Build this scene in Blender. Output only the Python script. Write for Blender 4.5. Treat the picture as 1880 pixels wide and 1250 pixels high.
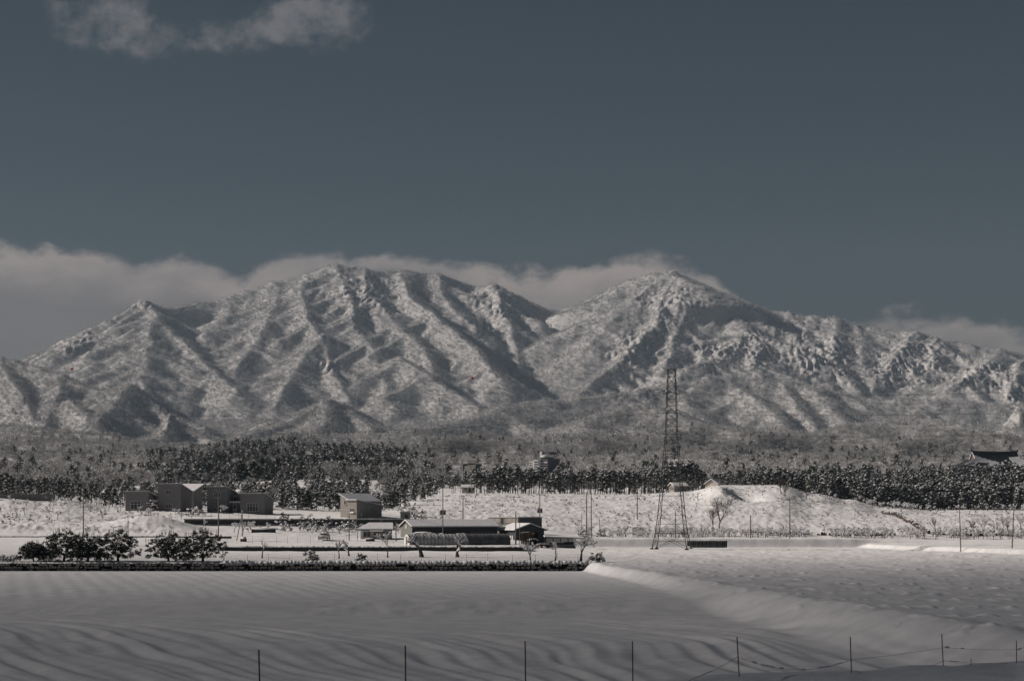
import bpy, bmesh, math, random
import numpy as np
from mathutils import Vector, Matrix, Quaternion

for o in list(bpy.data.objects):
    bpy.data.objects.remove(o)
S = bpy.context.scene
COL = S.collection
F = 3760.0            # focal length in photo pixels (1880 wide)
CX, HY = 940.0, 940.0 # photo column straight ahead, photo row of the horizon
CZ = 8.6              # eye height above the left field

# ---------------------------------------------------------------- camera
cam = bpy.data.cameras.new('camera')
cam.sensor_width = 36.0
cam.lens = 36.0 * F / 1880.0
cam.shift_y = (HY - 625.0) / 1880.0
cam.clip_start = 0.5
cam.clip_end = 20000.0
camo = bpy.data.objects.new('camera', cam)
camo.location = (0, 0, CZ)
camo.rotation_euler = (math.radians(90), 0, 0)
COL.objects.link(camo)
S.camera = camo

# ---------------------------------------------------------------- light
SUN_EL = math.radians(28.0)
SUN_AZ = math.radians(-76.0)     # measured from +Y (straight ahead), negative = left
sdir = Vector((math.sin(SUN_AZ) * math.cos(SUN_EL), math.cos(SUN_AZ) * math.cos(SUN_EL), math.sin(SUN_EL)))
sl = bpy.data.lights.new('sun', 'SUN')
sl.energy = 4.9
sl.angle = math.radians(0.5)
sl.color = (1.0, 0.90, 0.825)
so = bpy.data.objects.new('sun', sl)
so.rotation_euler = (-sdir).to_track_quat('-Z', 'Y').to_euler()
so.location = (0, 0, 900)
COL.objects.link(so)

W = bpy.data.worlds.new('World')
S.world = W
W.use_nodes = True
nt = W.node_tree
nt.nodes.clear()
class NT:
    def __init__(s, t): s.t = t
    def n(s, typ, **kw):
        nd = s.t.nodes.new(typ)
        for k, v in kw.items():
            if k.startswith('i_'):
                nd.inputs[k[2:]].default_value = v
            elif k.startswith('I'):
                nd.inputs[int(k[1:])].default_value = v
            else:
                setattr(nd, k, v)
        return nd
    def l(s, a, b): s.t.links.new(a, b)
    def m(s, op, a, b=None, c=None, clamp=False):
        nd = s.t.nodes.new('ShaderNodeMath'); nd.operation = op; nd.use_clamp = clamp
        for i, v in enumerate((a, b, c)):
            if v is None: continue
            if isinstance(v, (int, float)): nd.inputs[i].default_value = v
            else: s.t.links.new(v, nd.inputs[i])
        return nd.outputs[0]
    def rng(s, v, a, b, c=0.0, d=1.0, smooth=True):
        nd = s.t.nodes.new('ShaderNodeMapRange')
        nd.interpolation_type = 'SMOOTHSTEP' if smooth else 'LINEAR'
        nd.inputs[1].default_value = a; nd.inputs[2].default_value = b
        nd.inputs[3].default_value = c; nd.inputs[4].default_value = d
        s.t.links.new(v, nd.inputs[0])
        return nd.outputs[0]
    def mix(s, f, a, b, typ='MIX'):
        nd = s.t.nodes.new('ShaderNodeMix'); nd.data_type = 'RGBA'; nd.blend_type = typ
        for i, v in ((0, f), (6, a), (7, b)):
            if isinstance(v, (int, float, tuple)):
                nd.inputs[i].default_value = v if not isinstance(v, tuple) or len(v) == 4 else (*v, 1)
            else: s.t.links.new(v, nd.inputs[i])
        return nd.outputs[2]

w = NT(nt)
sky = w.n('ShaderNodeTexSky', sky_type='NISHITA')
sky.sun_disc = False
sky.sun_elevation = SUN_EL
sky.sun_rotation = SUN_AZ
sky.altitude = 100; sky.air_density = 1.0; sky.dust_density = 0.2; sky.ozone_density = 1.6
hs = w.n('ShaderNodeHueSaturation', i_Saturation=0.92, i_Value=0.104, i_Hue=0.487)
w.l(sky.outputs[0], hs.inputs['Color'])
tc = w.n('ShaderNodeTexCoord')
sp = w.n('ShaderNodeSeparateXYZ'); w.l(tc.outputs['Generated'], sp.inputs[0])
X, Y, Z = sp.outputs
az = w.m('ARCTAN2', X, Y)
hz = w.m('SQRT', w.m('ADD', w.m('MULTIPLY', X, X), w.m('MULTIPLY', Y, Y)))
el = w.m('DIVIDE', Z, hz)                    # tangent of the elevation
def cnoise(scale, detail, rough, sx=1.0, sz=1.0):
    mp = w.n('ShaderNodeMapping'); mp.inputs['Scale'].default_value = (sx, 1.0, sz)
    w.l(tc.outputs['Generated'], mp.inputs[0])
    nz = w.n('ShaderNodeTexNoise', i_Scale=scale, i_Detail=detail, i_Roughness=rough)
    w.l(mp.outputs[0], nz.inputs['Vector'])
    return nz.outputs['Fac']
# cloud bank lying along the horizon, its upper edge following the sky behind the ridge
top = [(-200, 462), (0, 463), (90, 470), (160, 480), (250, 483), (345, 478), (440, 497), (470, 485), (540, 470), (600, 464), (700, 460), (780, 470),
       (860, 482), (950, 502), (1020, 500), (1090, 488), (1150, 472), (1230, 472), (1290, 488), (1345, 535), (1400, 590), (1480, 610),
       (1560, 600), (1640, 584), (1720, 585), (1800, 598), (1880, 618), (2080, 640)]
fc = w.n('ShaderNodeFloatCurve')
cv = fc.mapping.curves[0]
AZR = 0.32
def azn(px): return (math.atan((px - CX) / F) + AZR) / (2 * AZR)
def topv(py): return (HY - py) / F / 0.2
pts = [(azn(a), topv(b)) for a, b in top]
cv.points[0].location = (0.0, pts[0][1]); cv.points[1].location = (1.0, pts[-1][1])
for a, b in pts: cv.points.new(a, b)
for p in cv.points: p.handle_type = 'AUTO'
fc.mapping.update()
w.l(w.rng(az, -AZR, AZR, smooth=False), fc.inputs['Value'])
edge = w.m('MULTIPLY', fc.outputs[0], 0.2)
n1 = cnoise(34, 7, 0.6, 1, 1.6)
n2 = cnoise(9, 4, 0.6, 1, 2.2)
depth = w.m('SUBTRACT', w.m('ADD', edge, w.m('MULTIPLY', w.m('SUBTRACT', n1, 0.5), 0.034)), el)
bank = w.rng(depth, -0.0025, 0.006)
rightfade = w.rng(az, 0.10, 0.15, 1.0, 0.75)
bank = w.m('MULTIPLY', w.m('MULTIPLY', bank, rightfade), w.rng(n2, 0.15, 0.6, 0.72, 1.0))
rim = w.m('MULTIPLY', w.rng(depth, 0.002, 0.026, 1.0, 0.0), w.rng(n2, 0.3, 0.62, 0.35, 1.0))
bankcol = w.mix(rim, (1.55, 1.43, 1.40), (3.1, 2.66, 2.44))
# thin torn wisps higher up
def blob(px, py, rx, ry):
    a = w.m('DIVIDE', w.m('SUBTRACT', az, math.atan((px - CX) / F)), rx / F)
    b = w.m('DIVIDE', w.m('SUBTRACT', el, (HY - py) / F), ry / F)
    r = w.m('ADD', w.m('MULTIPLY', a, a), w.m('MULTIPLY', b, b))
    return w.rng(r, 0.0, 1.0, 1.0, 0.0)
bl = blob(600, 52, 120, 80)
for a in ((235, 85, 160, 65), (415, 75, 130, 50), (150, 62, 130, 60), (225, 35, 70, 45), (520, 40, 90, 60), (1800, 520, 80, 40)):
    bl = w.m('ADD', bl, w.m('MULTIPLY', blob(*a), 0.62 if a[0] < 1000 else 0.4))
n3 = cnoise(30, 9, 0.68, 1.0, 1.3)
wisp = w.m('MULTIPLY', w.rng(w.m('ADD', w.m('MINIMUM', bl, 1.0), w.m('MULTIPLY', w.m('SUBTRACT', n3, 0.55), 3.4)), 0.22, 1.25), 0.72)
wisp = w.m('MULTIPLY', wisp, w.rng(bl, 0.0, 0.25))
gen = w.m('MULTIPLY', w.rng(cnoise(6, 6, 0.6, 1, 2.0), 0.60, 0.80), w.m('MULTIPLY', w.rng(el, 0.24, 0.32), 0.5))
c1 = w.mix(bank, hs.outputs[0], bankcol)
c2 = w.mix(wisp, c1, (1.9, 1.82, 1.85))
c3 = w.mix(gen, c2, (1.8, 1.75, 1.8))
bg = w.n('ShaderNodeBackground', i_Strength=0.10)
w.l(c3, bg.inputs['Color'])
wo = w.n('ShaderNodeOutputWorld')
w.l(bg.outputs[0], wo.inputs['Surface'])

S.view_settings.view_transform = 'Standard'
S.view_settings.look = 'None'
S.view_settings.gamma = 1.0
S.view_settings.exposure = 0.0
S.view_settings.use_curve_mapping = False
S.cycles.max_bounces = 4
S.cycles.diffuse_bounces = 2
S.cycles.transparent_max_bounces = 8
S.cycles.use_denoising = True
S.cycles.adaptive_threshold = 0.015
S.cycles.volume_bounces = 0

# ---------------------------------------------------------------- small helpers
def P3(px, py, D):
    return ((px - CX) / F * D, D, CZ + (HY - py) / F * D)
def PX(px, D): return (px - CX) / F * D

def tag(o, label=None, cat=None, group=None, kind=None):
    if label: o['label'] = label
    if cat: o['category'] = cat
    if group: o['group'] = group
    if kind: o['kind'] = kind
    return o

def mesh_obj(name, verts, faces, mat=None, parent=None, smooth=False):
    me = bpy.data.meshes.new(name)
    me.from_pydata(verts, [], faces)
    if mat:
        for mm in (mat if isinstance(mat, (list, tuple)) else [mat]): me.materials.append(mm)
    if smooth: me.shade_smooth()
    o = bpy.data.objects.new(name, me)
    COL.objects.link(o)
    if parent: o.parent = parent
    return o

def empty(name, loc, rz=0.0):
    o = bpy.data.objects.new(name, None)
    o.empty_display_size = 0.3
    o.location = loc; o.rotation_euler = (0, 0, rz)
    COL.objects.link(o)
    return o

class MB:
    """collects boxes, bars, prisms into one mesh"""
    def __init__(s): s.v = []; s.f = []
    def add(s, verts, faces):
        b = len(s.v); s.v += [tuple(p) for p in verts]; s.f += [tuple(i + b for i in f) for f in faces]
        return s
    def box(s, x0, x1, y0, y1, z0, z1):
        v = [(x0, y0, z0), (x1, y0, z0), (x1, y1, z0), (x0, y1, z0), (x0, y0, z1), (x1, y0, z1), (x1, y1, z1), (x0, y1, z1)]
        return s.add(v, [(3, 2, 1, 0), (4, 5, 6, 7), (0, 1, 5, 4), (1, 2, 6, 5), (2, 3, 7, 6), (3, 0, 4, 7)])
    def hexa(s, v):      # 8 corners, bottom ring then top ring
        return s.add(v, [(3, 2, 1, 0), (4, 5, 6, 7), (0, 1, 5, 4), (1, 2, 6, 5), (2, 3, 7, 6), (3, 0, 4, 7)])
    def bar(s, a, b, r, r2=None, n=4):
        a = Vector(a); b = Vector(b); r2 = r if r2 is None else r2
        d = (b - a)
        if d.length < 1e-6: return s
        d.normalize()
        u = d.cross(Vector((0, 0, 1)) if abs(d.z) < 0.9 else Vector((1, 0, 0))).normalized(); w_ = d.cross(u)
        v = []
        for c, rr in ((a, r), (b, r2)):
            for k in range(n):
                an = 2 * math.pi * (k + .5) / n
                v.append(c + u * (math.cos(an) * rr) + w_ * (math.sin(an) * rr))
        f = [(k, (k + 1) % n, n + (k + 1) % n, n + k) for k in range(n)]
        f += [tuple(range(n - 1, -1, -1)), tuple(range(n, 2 * n))]
        return s.add(v, f)
    def tube(s, pts, rads, n=5):
        for i in range(len(pts) - 1): s.bar(pts[i], pts[i + 1], rads[i], rads[i + 1], n)
        return s
    def prism(s, poly, y0, y1):    # poly in xz, extruded along y
        n = len(poly)
        v = [(x, y0, z) for x, z in poly] + [(x, y1, z) for x, z in poly]
        f = [tuple(range(n)), tuple(range(2 * n - 1, n - 1, -1))] + [(k + n, (k + 1) % n + n, (k + 1) % n, k) for k in range(n)]
        return s.add(v, f)
    def dome(s, c, rx, ry, rz, rnd, n=7):      # small lumpy cap of snow
        v = []; f = []
        cx, cy, cz = c
        for ring, (q, h) in enumerate(((1.0, -0.25), (0.72, 0.55))):
            for k in range(n):
                an = 2 * math.pi * k / n + ring * 0.4
                j = 0.75 + 0.5 * rnd.random()
                v.append((cx + math.cos(an) * rx * q * j, cy + math.sin(an) * ry * q * j, cz + h * rz * j))
        v.append((cx, cy, cz + rz))
        for k in range(n):
            f.append((k, (k + 1) % n, n + (k + 1) % n, n + k))
            f.append((n + k, n + (k + 1) % n, 2 * n))
        return s.add(v, f)
    def build(s, name, mat, parent=None, smooth=False):
        return mesh_obj(name, s.v, s.f, mat, parent, smooth)

# ---------------------------------------------------------------- materials
def mat(name, c1, c2=None, scale=3.0, rough=0.8, bump=0.0, bscale=None, metal=0.0, spec=0.3, stretch=(1, 1, 1), detail=5, contrast=(0.35, 0.65), coord='Object'):
    m_ = bpy.data.materials.new(name); m_.use_nodes = True
    t = NT(m_.node_tree)
    b = m_.node_tree.nodes['Principled BSDF']
    b.inputs['Roughness'].default_value = rough
    b.inputs['Metallic'].default_value = metal
    b.inputs['Specular IOR Level'].default_value = spec
    c2 = c2 or tuple(c * 0.8 for c in c1)
    co = t.n('ShaderNodeTexCoord')
    mp = t.n('ShaderNodeMapping'); mp.inputs['Scale'].default_value = stretch
    t.l(co.outputs[coord], mp.inputs[0])
    nz = t.n('ShaderNodeTexNoise', i_Scale=scale, i_Detail=detail, i_Roughness=0.6)
    t.l(mp.outputs[0], nz.inputs['Vector'])
    f_ = t.rng(nz.outputs['Fac'], *contrast)
    t.l(t.mix(f_, c1, c2), b.inputs['Base Color'])
    if bump:
        nb = t.n('ShaderNodeTexNoise', i_Scale=bscale or scale * 3, i_Detail=4, i_Roughness=0.6)
        t.l(mp.outputs[0], nb.inputs['Vector'])
        bp = t.n('ShaderNodeBump', i_Strength=1.0, i_Distance=bump)
        t.l(nb.outputs['Fac'], bp.inputs['Height'])
        t.l(bp.outputs[0], b.inputs['Normal'])
    return m_

M = {}
M['snow'] = mat('snow', (0.80, 0.80, 0.81), (0.70, 0.70, 0.72), 0.35, 0.7, 0.03, 3.0)
M['snow_cap'] = mat('snow_cap', (0.78, 0.78, 0.79), (0.68, 0.68, 0.70), 1.5, 0.7, 0.03, 6.0)
M['snow_rough'] = mat('snow_rough', (0.80, 0.795, 0.79), (0.42, 0.40, 0.37), 1.1, 0.8, 0.22, 1.7, contrast=(0.52, 0.74))
M['needles'] = mat('needles', (0.030, 0.040, 0.030), (0.055, 0.062, 0.050), 2.0, 0.75)
M['bark'] = mat('bark', (0.070, 0.058, 0.050), (0.035, 0.030, 0.027), 4.0, 0.9, stretch=(1, 1, 0.2))
M['twig'] = mat('twig', (0.12, 0.105, 0.095), (0.06, 0.052, 0.048), 3.0, 0.9)

# ---------------------------------------------------------------- noise
_rs = np.random.RandomState(7)
_perm = _rs.permutation(4096)
_perm = np.concatenate([_perm, _perm])
_ga = _rs.rand(4096) * 2 * np.pi
_gx, _gy = np.cos(_ga), np.sin(_ga)
def pn(x, y):
    xi = np.floor(x).astype(np.int64); yi = np.floor(y).astype(np.int64)
    xf = x - xi; yf = y - yi
    u = xf * xf * xf * (xf * (xf * 6 - 15) + 10); v = yf * yf * yf * (yf * (yf * 6 - 15) + 10)
    def g(ix, iy, dx, dy):
        h = _perm[(_perm[ix & 4095] + iy) & 4095]
        return _gx[h] * dx + _gy[h] * dy
    a = g(xi, yi, xf, yf); b = g(xi + 1, yi, xf - 1, yf)
    c = g(xi, yi + 1, xf, yf - 1); d = g(xi + 1, yi + 1, xf - 1, yf - 1)
    return ((a + (b - a) * u) * (1 - v) + (c + (d - c) * u) * v) * 1.4
def fbm(x, y, o=4, g=0.5):
    s = np.zeros_like(x); a = 1.0
    for i in range(o):
        s += a * pn(x + 17.3 * i, y - 9.1 * i); x = x * 2.03; y = y * 2.03; a *= g
    return s
def sst(a, b, x):
    t = np.clip((x - a) / (b - a), 0, 1); return t * t * (3 - 2 * t)

# ---------------------------------------------------------------- terrain: fields and hillside
DN = np.array([300, 375.05, 375.4, 400, 416, 427, 428.9, 454, 458, 480, 500, 540, 580, 610, 660, 750, 900, 1050, 1300], float)
R_ = [1.2, 1.2, 1.2, 1.2, 1.2, 1.25, 3.1, 3.2, 3.3]
COLS = [
 (-400, [1.3, 2.4, 2.5, 3.2, 3.6, 4.9, 5.7, 8.0, 8.5, 11.0, 12.3, 12.9, 13.2, 13.6, 14.5, 17, 22, 29, 40]),
 (0,    [1.3, 2.4, 2.5, 3.2, 3.6, 4.9, 5.7, 8.0, 8.5, 11.0, 12.3, 12.9, 13.2, 13.6, 14.5, 17, 22, 29, 40]),
 (100,  [1.3, 2.4, 2.5, 3.2, 3.6, 4.8, 5.6, 7.7, 8.1, 10.4, 11.6, 12.2, 12.6, 13.0, 14.2, 17, 22, 29, 40]),
 (200,  [1.3, 2.4, 2.5, 3.2, 3.6, 4.5, 5.2, 6.8, 7.2, 8.6, 9.3, 10, 10.8, 11.5, 13, 16, 22, 29, 41]),
 (300,  [1.3, 2.2, 2.5, 3.2, 3.6, 4.2, 4.6, 5.6, 6.6, 8.6, 9.0, 9.8, 10.6, 11.5, 13, 16, 24, 32, 44]),
 (400,  [1.3, 1.5, 2.3, 3.0, 3.4, 3.8, 4.2, 5.2, 7.0, 8.3, 9.0, 10, 10.9, 12, 14, 18, 26, 34, 46]),
 (500,  [1.3, 1.5, 2.3, 2.9, 3.4, 3.8, 4.2, 5.2, 7.0, 7.7, 8.6, 10.2, 11.5, 12.5, 14.5, 19, 27, 35, 47]),
 (680,  [1.3, 1.5, 2.3, 2.8, 3.3, 3.5, 3.8, 4.6, 6.9, 8.0, 8.4, 9.4, 10.5, 12, 14.5, 19, 27, 34, 45]),
 (780,  [1.3, 1.5, 2.3, 2.6, 3.3, 3.5, 3.8, 4.6, 5.5, 7.4, 9.2, 11.2, 12.6, 13.4, 15, 18, 24, 31, 42]),
 (850,  [1.3, 1.5, 2.3, 2.5, 3.2, 3.4, 3.6, 4.2, 4.6, 6.8, 8.6, 11.2, 13.3, 14.2, 14.6, 17, 23, 30, 40]),
 (950,  [1.3, 1.5, 2.3, 2.4, 2.6, 3.0, 3.3, 4.0, 4.5, 6.6, 8.3, 10.9, 13.0, 14.2, 14.8, 17, 23, 30, 40]),
 (990,  [1.3, 1.4, 1.5, 1.5, 1.7, 2.6, 3.2, 3.9, 4.3, 6.3, 8.0, 10.6, 12.8, 14.1, 14.6, 17, 23, 30, 40]),
 (1095, [1.25, 1.2, 1.2, 1.2, 1.2, 1.25, 3.0, 3.3, 3.4, 5.4, 7.3, 10.2, 12.6, 13.9, 14.4, 17, 23, 30, 40]),
 (1180, R_ + [5.1, 7.0, 10.1, 12.8, 14.0, 14.4, 17, 23, 30, 40]),
 (1260, R_ + [5.0, 7.0, 10.4, 14.0, 14.8, 14.6, 16.5, 22, 29, 39]),
 (1330, R_ + [5.0, 7.2, 11.6, 16.2, 16.6, 15.2, 16, 20, 27, 38]),
 (1430, R_ + [5.0, 7.2, 11.4, 15.8, 16.3, 14.5, 16, 21, 28, 38]),
 (1500, R_ + [4.8, 6.5, 9.8, 13.6, 14.0, 13.0, 16, 22, 29, 38]),
 (1560, R_ + [4.6, 6.2, 9.0, 12.0, 12.2, 11.4, 15.5, 22, 28, 37]),
 (1620, [1.2, 1.2, 1.2, 1.2, 1.2, 1.3, 2.5, 3.2, 3.3, 4.5, 5.9, 8.0, 9.9, 10.1, 10.4, 15, 21, 27, 36]),
 (1720, [1.2, 1.2, 1.2, 1.2, 1.2, 1.3, 2.5, 3.2, 3.3, 4.5, 5.7, 7.5, 8.8, 9.0, 10, 14.5, 21, 27, 36]),
 (1880, [1.2, 1.2, 1.2, 1.2, 1.4, 1.8, 2.6, 3.2, 3.3, 4.5, 5.9, 7.6, 8.9, 9.2, 11, 15.5, 22, 28, 36]),
 (2300, [1.2, 1.2, 1.2, 1.2, 1.4, 1.8, 2.6, 3.2, 3.3, 4.5, 5.9, 7.6, 8.9, 9.2, 11, 15.5, 22, 28, 36]),
]
CPX = np.array([c[0] for c in COLS], float)
CTAB = np.array([c[1] for c in COLS], float)
FPX = [-600, 475, 744, 964, 1161, 1353, 1561, 1729, 1866, 2000, 2600]
FD = [38, 45, 50, 55, 58, 62, 66, 73, 80, 86, 100]
FZ = [4.6, 4.2, 4.02, 3.85, 3.72, 3.60, 3.46, 3.12, 2.74, 2.6, 2.5]

def mid_h(px, D):
    ci = np.clip(np.searchsorted(CPX, px) - 1, 0, len(CPX) - 2)
    t = np.clip((px - CPX[ci]) / (CPX[ci + 1] - CPX[ci]), 0, 1); t = t * t * (3 - 2 * t)
    di = np.clip(np.searchsorted(DN, D) - 1, 0, len(DN) - 2)
    u = np.clip((D - DN[di]) / (DN[di + 1] - DN[di]), 0, 1)
    a = CTAB[ci, di] * (1 - u) + CTAB[ci, di + 1] * u
    b = CTAB[ci + 1, di] * (1 - u) + CTAB[ci + 1, di + 1] * u
    return a * (1 - t) + b * t

def rubble_mask(px, D):
    m1 = sst(455, 470, D) * (1 - sst(600, 615, D)) * sst(770, 800, px)
    m2 = sst(418, 426, D) * (1 - sst(520, 540, D)) * (1 - sst(250, 380, px))
    return np.clip(m1 + m2, 0, 1)

def ground(x, y, fine=True):
    x = np.asarray(x, float); y = np.asarray(y, float)
    px = CX + F * x / np.maximum(y, 1.0)
    # --- fields in front
    zl = sst(189, 203, y + 1.5 * pn(x / 20, y / 20)) - 1.0
    xt = 13 + (287 - y) * (18.6 / 161.0)
    xt = np.where(y > 287, 13 - (y - 287) * 0.115, xt) + 0.5 * pn(x / 19, y / 19) + 0.25 * pn(x / 5, y / 5)
    wd = np.interp(y, [130, 185, 202, 240, 292], [7.0, 5.6, 6.2, 3.2, 1.4])
    tt = sst(0, 1, (x - (xt - wd)) / wd)
    crest = 0.16 * np.exp(-((x - xt - 0.3) / 0.8) ** 2)
    lf = zl
    if fine:
        # ploughed furrows under the snow
        near = (1 - sst(180, 190, y)) * (1 - tt)
        wx = x + 0.13 * (y - 140) + 2.1 * fbm(x / 26, y / 36, 2) + 9.0 * np.exp(-((190 - y) / 17.0) ** 2)
        wx = wx + sst(8, -12, x) * (0.30 * (y - 140) + 2.2 * np.sin(y / 15.0 + x / 23.0))
        ph = wx / 2.5 * 2 * np.pi
        fade = 1 - 0.5 * sst(160, 185, y)
        lf = lf + near * fade * 1.75 * (0.085 * pn(wx / 1.25, y / 38.0 + 0.05 * wx) + 0.085 * pn(wx / 2.6 + 31, y / 42.0) + 0.06 * pn(wx / 5.0, y / 9.0))
        lf = lf + near * fade * 0.055 * np.sin(ph) * np.clip(0.5 + 1.6 * pn(x / 11, y / 17), 0, 1.2)
        lf = lf + near * 0.07 * fbm(x / 9.0, y / 14.0, 3)
        far = sst(203, 210, y) * (1 - tt) * (1 - sst(288, 298, y))
        ph2 = (x + 0.24 * (y - 250) + 1.0 * pn(x / 30, y / 30)) / 2.3 * 2 * np.pi
        lf = lf + far * (0.016 * np.sin(ph2) * (1 + pn(x / 9, y / 30)) + 0.08 * fbm(x / 5, y / 14, 3) * sst(-0.2, 0.5, pn(x / 40, y / 22)))
        step = np.exp(-((y - 196) / 7.0) ** 2) * (1 - tt)
        lf = lf + step * 0.13 * fbm(x / 4.2, y / 6.0, 3) * sst(-0.5, 0.5, pn(x / 17, y / 30))
        # tracks trodden along the foot of the step
        lf = lf - (1 - tt) * 0.10 * np.exp(-((y - 206 - 1.2 * pn(x / 14, y * 0)) / 0.9) ** 2) * sst(-0.1, 0.3, pn(x / 3.0, y / 3.0))
    rf = 1.2 + 0 * x
    if fine:
        rr = tt * (1 - sst(400, 425, y))
        rows = np.maximum(0, np.sin(y / 13.0 * 2 * np.pi + 0.9 * pn(x / 40, y / 40)) - 0.25)
        clod = np.maximum(0, pn(x / 0.95, y / 3.2) - 0.10)
        rf = rf + rr * (0.42 * rows * clod + 0.12 * fbm(x / 4, y / 9, 3) + 0.16 * np.maximum(0, pn(x / 0.8, y / 2.6) - 0.52))
    zf = lf * (1 - tt) + rf * tt + crest * (0.4 + 0.6 * pn(x / 6, y / 6))
    # --- verge in front with the stake fence
    yf = np.interp(px, FPX, FD); zb = np.interp(px, FPX, FZ)
    zroad = 7.0 - (7.0 - zb) * sst(0, 1, (y - 6) / (yf - 6))
    zdrop = zb - (zb + 1.0) * sst(0, 1, (y - yf - 0.6) / 13.0)
    zv = np.where(y < yf + 0.6, zroad, zdrop) + (0.10 * fbm(x / 5, y / 6, 2) * (1 - sst(yf + 4, yf + 12, y)) if fine else 0)
    znear = np.where(y < yf + 14, np.maximum(zv, -1.0), zf)
    # --- terraces, hillside
    zm = mid_h(px, y)
    dl = np.interp(px, [1560, 1640, 1880, 2200], [431, 408, 359, 320]) + 1.2 * pn(x / 9, x * 0)
    zm = np.maximum(zm, 1.2 + sst(1565, 1600, px) * (0.8 * sst(dl - 1.6, dl + 1.6, y) + 0.012 * np.maximum(y - dl, 0)))
    if fine:
        zm = zm + rubble_mask(px, y) * (0.17 * fbm(x / 1.3, y / 3.0, 2, 0.6) + 0.13 * pn(x / 4, y / 5) + 0.4 * fbm(x / 17, y / 17, 2))
        zm = zm + sst(300, 310, y) * 0.10 * fbm(x / 6, y / 6, 3) + sst(610, 700, y) * 1.2 * fbm(x / 40, y / 40, 3) + sst(800, 1000, y) * 4.0 * fbm(x / 90, y / 120, 2) - 5.0 * np.exp(-(((px - 990) / 45) ** 2 + ((y - 1080) / 80) ** 2)) - 3.5 * np.exp(-(((px - 866) / 35) ** 2 + ((y - 1090) / 60) ** 2))
    # spoil heap beside the grey houses, hollow on the right knoll
    bx_, by_ = PX(285, 440), 440
    zm = zm + 2.5 * np.exp(-(((x - bx_) / 8.5) ** 2 + ((y - by_) / 8.0) ** 2))
    kx, ky = PX(1372, 555), 555
    zm = zm - 1.9 * np.exp(-(((x - kx) / 4.2) ** 2 + ((y - ky) / 12.0) ** 2)) + 1.3 * np.exp(-(((x - kx + 7) / 3.5) ** 2 + ((y - ky - 6) / 14.0) ** 2))
    right = sst(1072, 1098, px)
    zmm = np.where(right > 0.5, zm + (zf - 1.2) * (1 - sst(405, 425, y)) * (zm < 1.6), zm)
    return np.where(y < 300.6, znear, zmm)

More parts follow.
